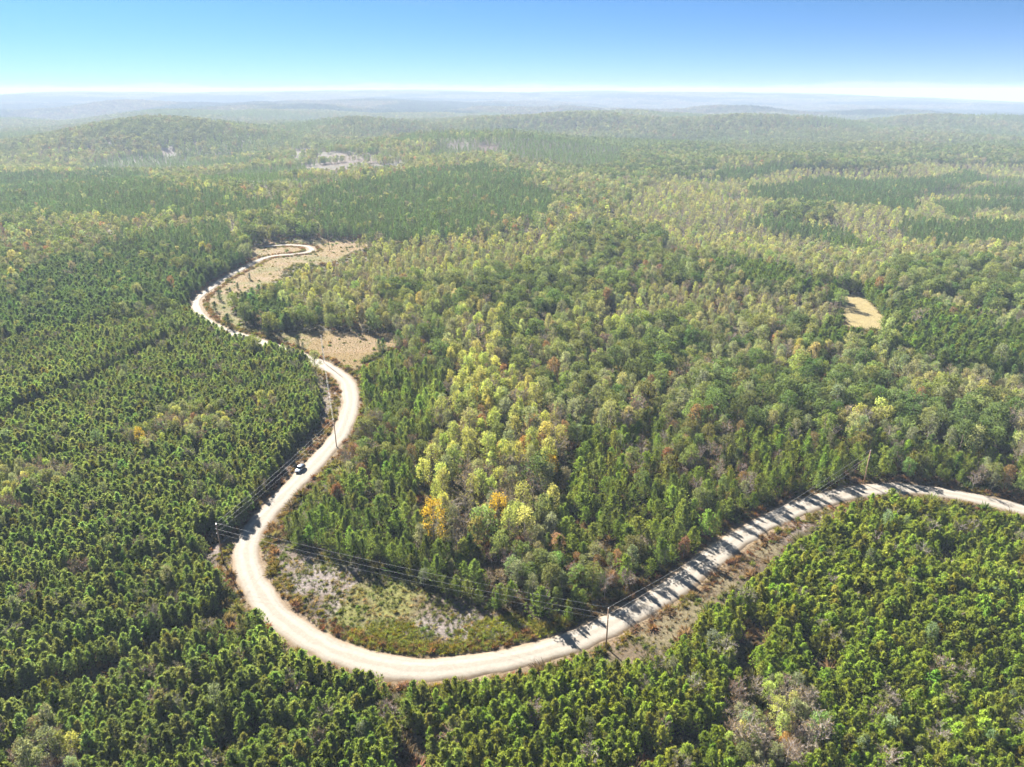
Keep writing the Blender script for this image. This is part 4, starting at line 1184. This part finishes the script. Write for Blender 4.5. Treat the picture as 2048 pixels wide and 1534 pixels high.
for i, (x, y, z, ph, lab) in enumerate(pole_at):
    e = new_obj("utility_pole", None); e.location = (x, y, z); tag(e, lab, "utility pole", group="poles of the power line")
    nb = pole_at[max(0, i - 1)], pole_at[min(len(pole_at) - 1, i + 1)]
    dx, dy = nb[1][0] - nb[0][0], nb[1][1] - nb[0][1]; L = math.hypot(dx, dy); sx, sy = dy / L, -dx / L
    bm_obj("pole_shaft", lambda bm: add_tube(bm, [(0, 0, -1.2), (0, 0, ph * .5), (0, 0, ph)], [.19, .165, .125], 10), M_POLE, e, True)
    bm_obj("pole_cap", lambda bm: add_tube(bm, [(0, 0, ph), (0, 0, ph + .05)], [.135, .135], 10), M_STEEL, e)
    for k, hz in enumerate((ph + .28, ph - 1.35, ph - 2.75)):
        off = 0.0 if k == 0 else .28
        c = (sx * off, sy * off, hz)
        ins = bm_obj("insulator", lambda bm: [add_tube(bm, [(c[0], c[1], c[2] - .2), (c[0], c[1], c[2] - .10), (c[0], c[1], c[2] - .08), (c[0], c[1], c[2])], [.06, .06, .11, .07], 8)], M_PORC, e, True)
        if k: bm_obj("bracket", lambda bm: add_tube(bm, [(0, 0, hz - .22), (c[0], c[1], hz - .16)], [.03, .03], 6), M_STEEL, ins)
        else: bm_obj("pin", lambda bm: add_tube(bm, [(0.09, 0, ph - .35), (0.05, 0, ph + .1)], [.03, .025], 6), M_STEEL, ins)
SPAN = ["between the far meadow's pole and the near meadow's pole", "from the near meadow's pole to the pole above the car", "between the pole above the car and the big bend's pole", "from the big bend's pole to the pole below the road", "between the pole below the road and the right-hand pole"]
for i in range(1, len(pole_at) - 1):
    a, b = pole_at[i], pole_at[i + 1]
    dx, dy = b[0] - a[0], b[1] - a[1]; Ls = math.hypot(dx, dy); sx, sy = dy / Ls, -dx / Ls
    for k, nm in enumerate(("top", "middle", "lowest")):
        dz = (.28, -1.35, -2.75)[k]; off = 0.0 if k == 0 else .28
        A = np.array([a[0] + sx * off, a[1] + sy * off, a[2] + a[3] + dz]); B = np.array([b[0] + sx * off, b[1] + sy * off, b[2] + b[3] + dz])
        sag = Ls * (.012, .013, .015)[k]
        pts = [A + (B - A) * t - np.array([0, 0, sag * 4 * t * (1 - t)]) for t in np.linspace(0, 1, 33)]
        r_ = (.019, .019, .013)[k]
        o = bm_obj("power_line_wire", lambda bm: add_tube(bm, pts, [r_] * len(pts), 5), M_ALU, None, True)
        tag(o, nm + " power line wire " + SPAN[i], "wire", group="wires of the power line")

# ------------------------------------------------------------------ the parked car
def build_car():
    M_PAINT = mat_plain("silver_car_paint", (0.10, 0.13, 0.18), 0.3, metal=.5, spec=.6)
    M_GLASS = mat_plain("tinted_glass", (0.012, 0.014, 0.018), 0.05, spec=.8)
    M_BLACK = mat_plain("black_trim", (0.02, 0.02, 0.022), 0.5)
    M_TYRE = mat_plain("tyre_rubber", (0.018, 0.018, 0.018), 0.85)
    M_RIM = mat_plain("alloy_rim", (0.5, 0.5, 0.52), 0.3, metal=.9)
    M_LAMP = mat_plain("headlamp_lens", (0.75, 0.77, 0.8), 0.08, spec=.8)
    M_RED = mat_plain("tail_lamp_lens", (0.4, 0.015, 0.012), 0.15, spec=.7)
    p = ground_at(601, 941)[0]
    j = int(np.argmin(np.hypot(ROAD[:, 0] - p[0], ROAD[:, 1] - p[1])))
    t = ROAD[j - 3] - ROAD[j + 3]                    # towards the big bend, nose to the camera
    yaw = math.atan2(t[1], t[0])
    e = new_obj("parked_car", None); e.location = (p[0], p[1], float(height(p[0], p[1])) + .12); e.rotation_euler = (0, 0, yaw)
    tag(e, "silver car with dark windows parked on the shaded edge of the gravel road", "car")
    def loft(bm, secs):
        """secs: (x, [(y, z) ...]) half rings mirrored"""
        rings = []
        for x, hp in secs:
            ring = [bm.verts.new((x, y, z)) for y, z in hp] + [bm.verts.new((x, -y, z)) for y, z in hp[::-1]]
            rings.append(ring)
        for a, b in zip(rings, rings[1:]):
            n = len(a)
            for i in range(n): bm.faces.new((a[i], a[(i + 1) % n], b[(i + 1) % n], b[i]))
        bm.faces.new(rings[0]); bm.faces.new(rings[-1][::-1])
    def body(bm):
        secs = []
        for x, w, zt, zs in ((-2.38, .74, .80, .62), (-2.28, .88, .98, .70), (-1.7, .93, 1.04, .74), (-.6, .94, 1.02, .74), (.6, .94, 1.0, .74), (1.05, .93, .99, .72), (1.75, .91, .92, .68), (2.2, .84, .82, .62), (2.38, .66, .70, .55)):
            secs.append((x, [(w * .86, .26), (w * .98, .40), (w, zs), (w * .94, zt - .04), (w * .80, zt)]))
        loft(bm, secs)
    bm_obj("body", body, M_PAINT, e, True)
    def roof(bm):
        loft(bm, [(-1.95, [(.70, 1.40), (.66, 1.46)]), (-1.75, [(.71, 1.50), (.62, 1.555)]), (-.7, [(.72, 1.58), (.62, 1.635)]), (.15, [(.71, 1.56), (.61, 1.615)]), (.38, [(.68, 1.50), (.58, 1.535)])])
    bm_obj("roof", roof, M_PAINT, e, True)
    def panel(bm, pts, off):
        v = [bm.verts.new(q) for q in pts]; w = [bm.verts.new(Vector(q) - Vector(off)) for q in pts]
        bm.faces.new(v); bm.faces.new(w[::-1]); n = len(v)
        for i in range(n): bm.faces.new((v[i], v[(i + 1) % n], w[(i + 1) % n], w[i]))
    bm_obj("windscreen", lambda bm: panel(bm, [(1.08, .78, .985), (1.08, -.78, .985), (.36, -.64, 1.53), (.36, .64, 1.53)], (.03, 0, .03)), M_GLASS, e)
    bm_obj("rear_window", lambda bm: panel(bm, [(-2.22, .72, 1.01), (-1.93, .65, 1.45), (-1.93, -.65, 1.45), (-2.22, -.72, 1.01)], (-.03, 0, .03)), M_GLASS, e)
    for s in (-1, 1):
        for x0, x1 in ((.98, .02), (-.04, -.98), (-1.04, -2.05)):
            zt = lambda x: 1.56 if x < .2 else 1.56 - (x - .2) * .66
            yt = lambda x: .70
            q = [(x0, s * .865, 1.0), (x1, s * .865, 1.02), (x1 + (.12 if x1 < -2 else 0), s * .705, 1.44 if x1 < -2 else 1.55), (min(x0, .42) if x0 > .5 else x0, s * .705, 1.50 if x0 > .5 else 1.56)]
            bm_obj("side_window", lambda bm: panel(bm, q, (0, s * .03, 0)), M_GLASS, e)
        for x0, x1 in ((.95, .0), (-.06, -1.0)):
            d = bm_obj("door", lambda bm: panel(bm, [(x0, s * .955, .38), (x1, s * .955, .38), (x1, s * .952, .96), (x0, s * .952, .96)], (0, s * .03, 0)), M_PAINT, e)
            bm_obj("handle", lambda bm: panel(bm, [(x1 + .08, s * .975, .84), (x1 + .28, s * .975, .84), (x1 + .28, s * .975, .88), (x1 + .08, s * .975, .88)], (0, s * .03, 0)), M_BLACK, d)
        bm_obj("mirror", lambda bm: panel(bm, [(.92, s * .93, 1.0), (.92, s * 1.10, 1.02), (.92, s * 1.10, 1.16), (.92, s * .93, 1.14)], (-.12, 0, 0)), M_PAINT, e)
        bm_obj("headlight", lambda bm: panel(bm, [(2.34, s * .50, .70), (2.24, s * .82, .72), (2.20, s * .82, .80), (2.30, s * .50, .77)], (-.05, 0, 0)), M_LAMP, e)
        bm_obj("tail_light", lambda bm: panel(bm, [(-2.36, s * .62, .74), (-2.30, s * .86, .76), (-2.27, s * .86, .95), (-2.33, s * .62, .92)], (.05, 0, 0)), M_RED, e)
        for wx in (1.45, -1.42):
            w = bm_obj("wheel", lambda bm: add_tube(bm, [(wx, s * .78, .34), (wx, s * .80, .34), (wx, s * .95, .34), (wx, s * .97, .34)], [.30, .34, .34, .30], 20), M_TYRE, e)
            bm_obj("rim", lambda bm: add_tube(bm, [(wx, s * .95, .34), (wx, s * .985, .34)], [.22, .20], 12), M_RIM, w)
    bm_obj("bumper", lambda bm: loft(bm, [(2.20, [(.86, .30), (.86, .50)]), (2.42, [(.66, .32), (.66, .50)])]), M_BLACK, e)
    bm_obj("bumper", lambda bm: loft(bm, [(-2.42, [(.70, .32), (.70, .56)]), (-2.24, [(.87, .30), (.87, .56)])]), M_BLACK, e)
    bm_obj("grille", lambda bm: panel(bm, [(2.405, .46, .54), (2.405, -.46, .54), (2.365, -.46, .68), (2.365, .46, .68)], (-.05, 0, 0)), M_BLACK, e)
build_car()

# ------------------------------------------------------------------ hazy air
def build_haze():
    zmin = float(GZf.min()) - 1.5; zmax = max(CAM_H, float(GZf.max()) + 26) + 8
    x0, x1, y0, y1 = gx[0] - 60, gx[-1] + 60, gy[0] - 60, gy[-1] + 60
    def cub(bm):
        v = [bm.verts.new(p) for p in ((x0, y0, zmin), (x1, y0, zmin), (x1, y1, zmin), (x0, y1, zmin), (x0, y0, zmax), (x1, y0, zmax), (x1, y1, zmax), (x0, y1, zmax))]
        for f in ((0, 3, 2, 1), (4, 5, 6, 7), (0, 1, 5, 4), (1, 2, 6, 5), (2, 3, 7, 6), (3, 0, 4, 7)): bm.faces.new([v[i] for i in f])
    m, n, l, out = mat_new("hazy_air")
    pv = n.new('ShaderNodeVolumePrincipled')
    pv.inputs['Color'].default_value = (0.34, 0.43, 0.58, 1); pv.inputs['Density'].default_value = HAZE_DENSITY; pv.inputs['Anisotropy'].default_value = 0.0
    l.new(pv.outputs[0], out.inputs['Volume'])
    o = bm_obj("haze", cub, m)
    tag(o, "pale blue haze hanging over the whole forest", "haze", kind="stuff")
HAZE_DENSITY = 0.00015
build_haze()
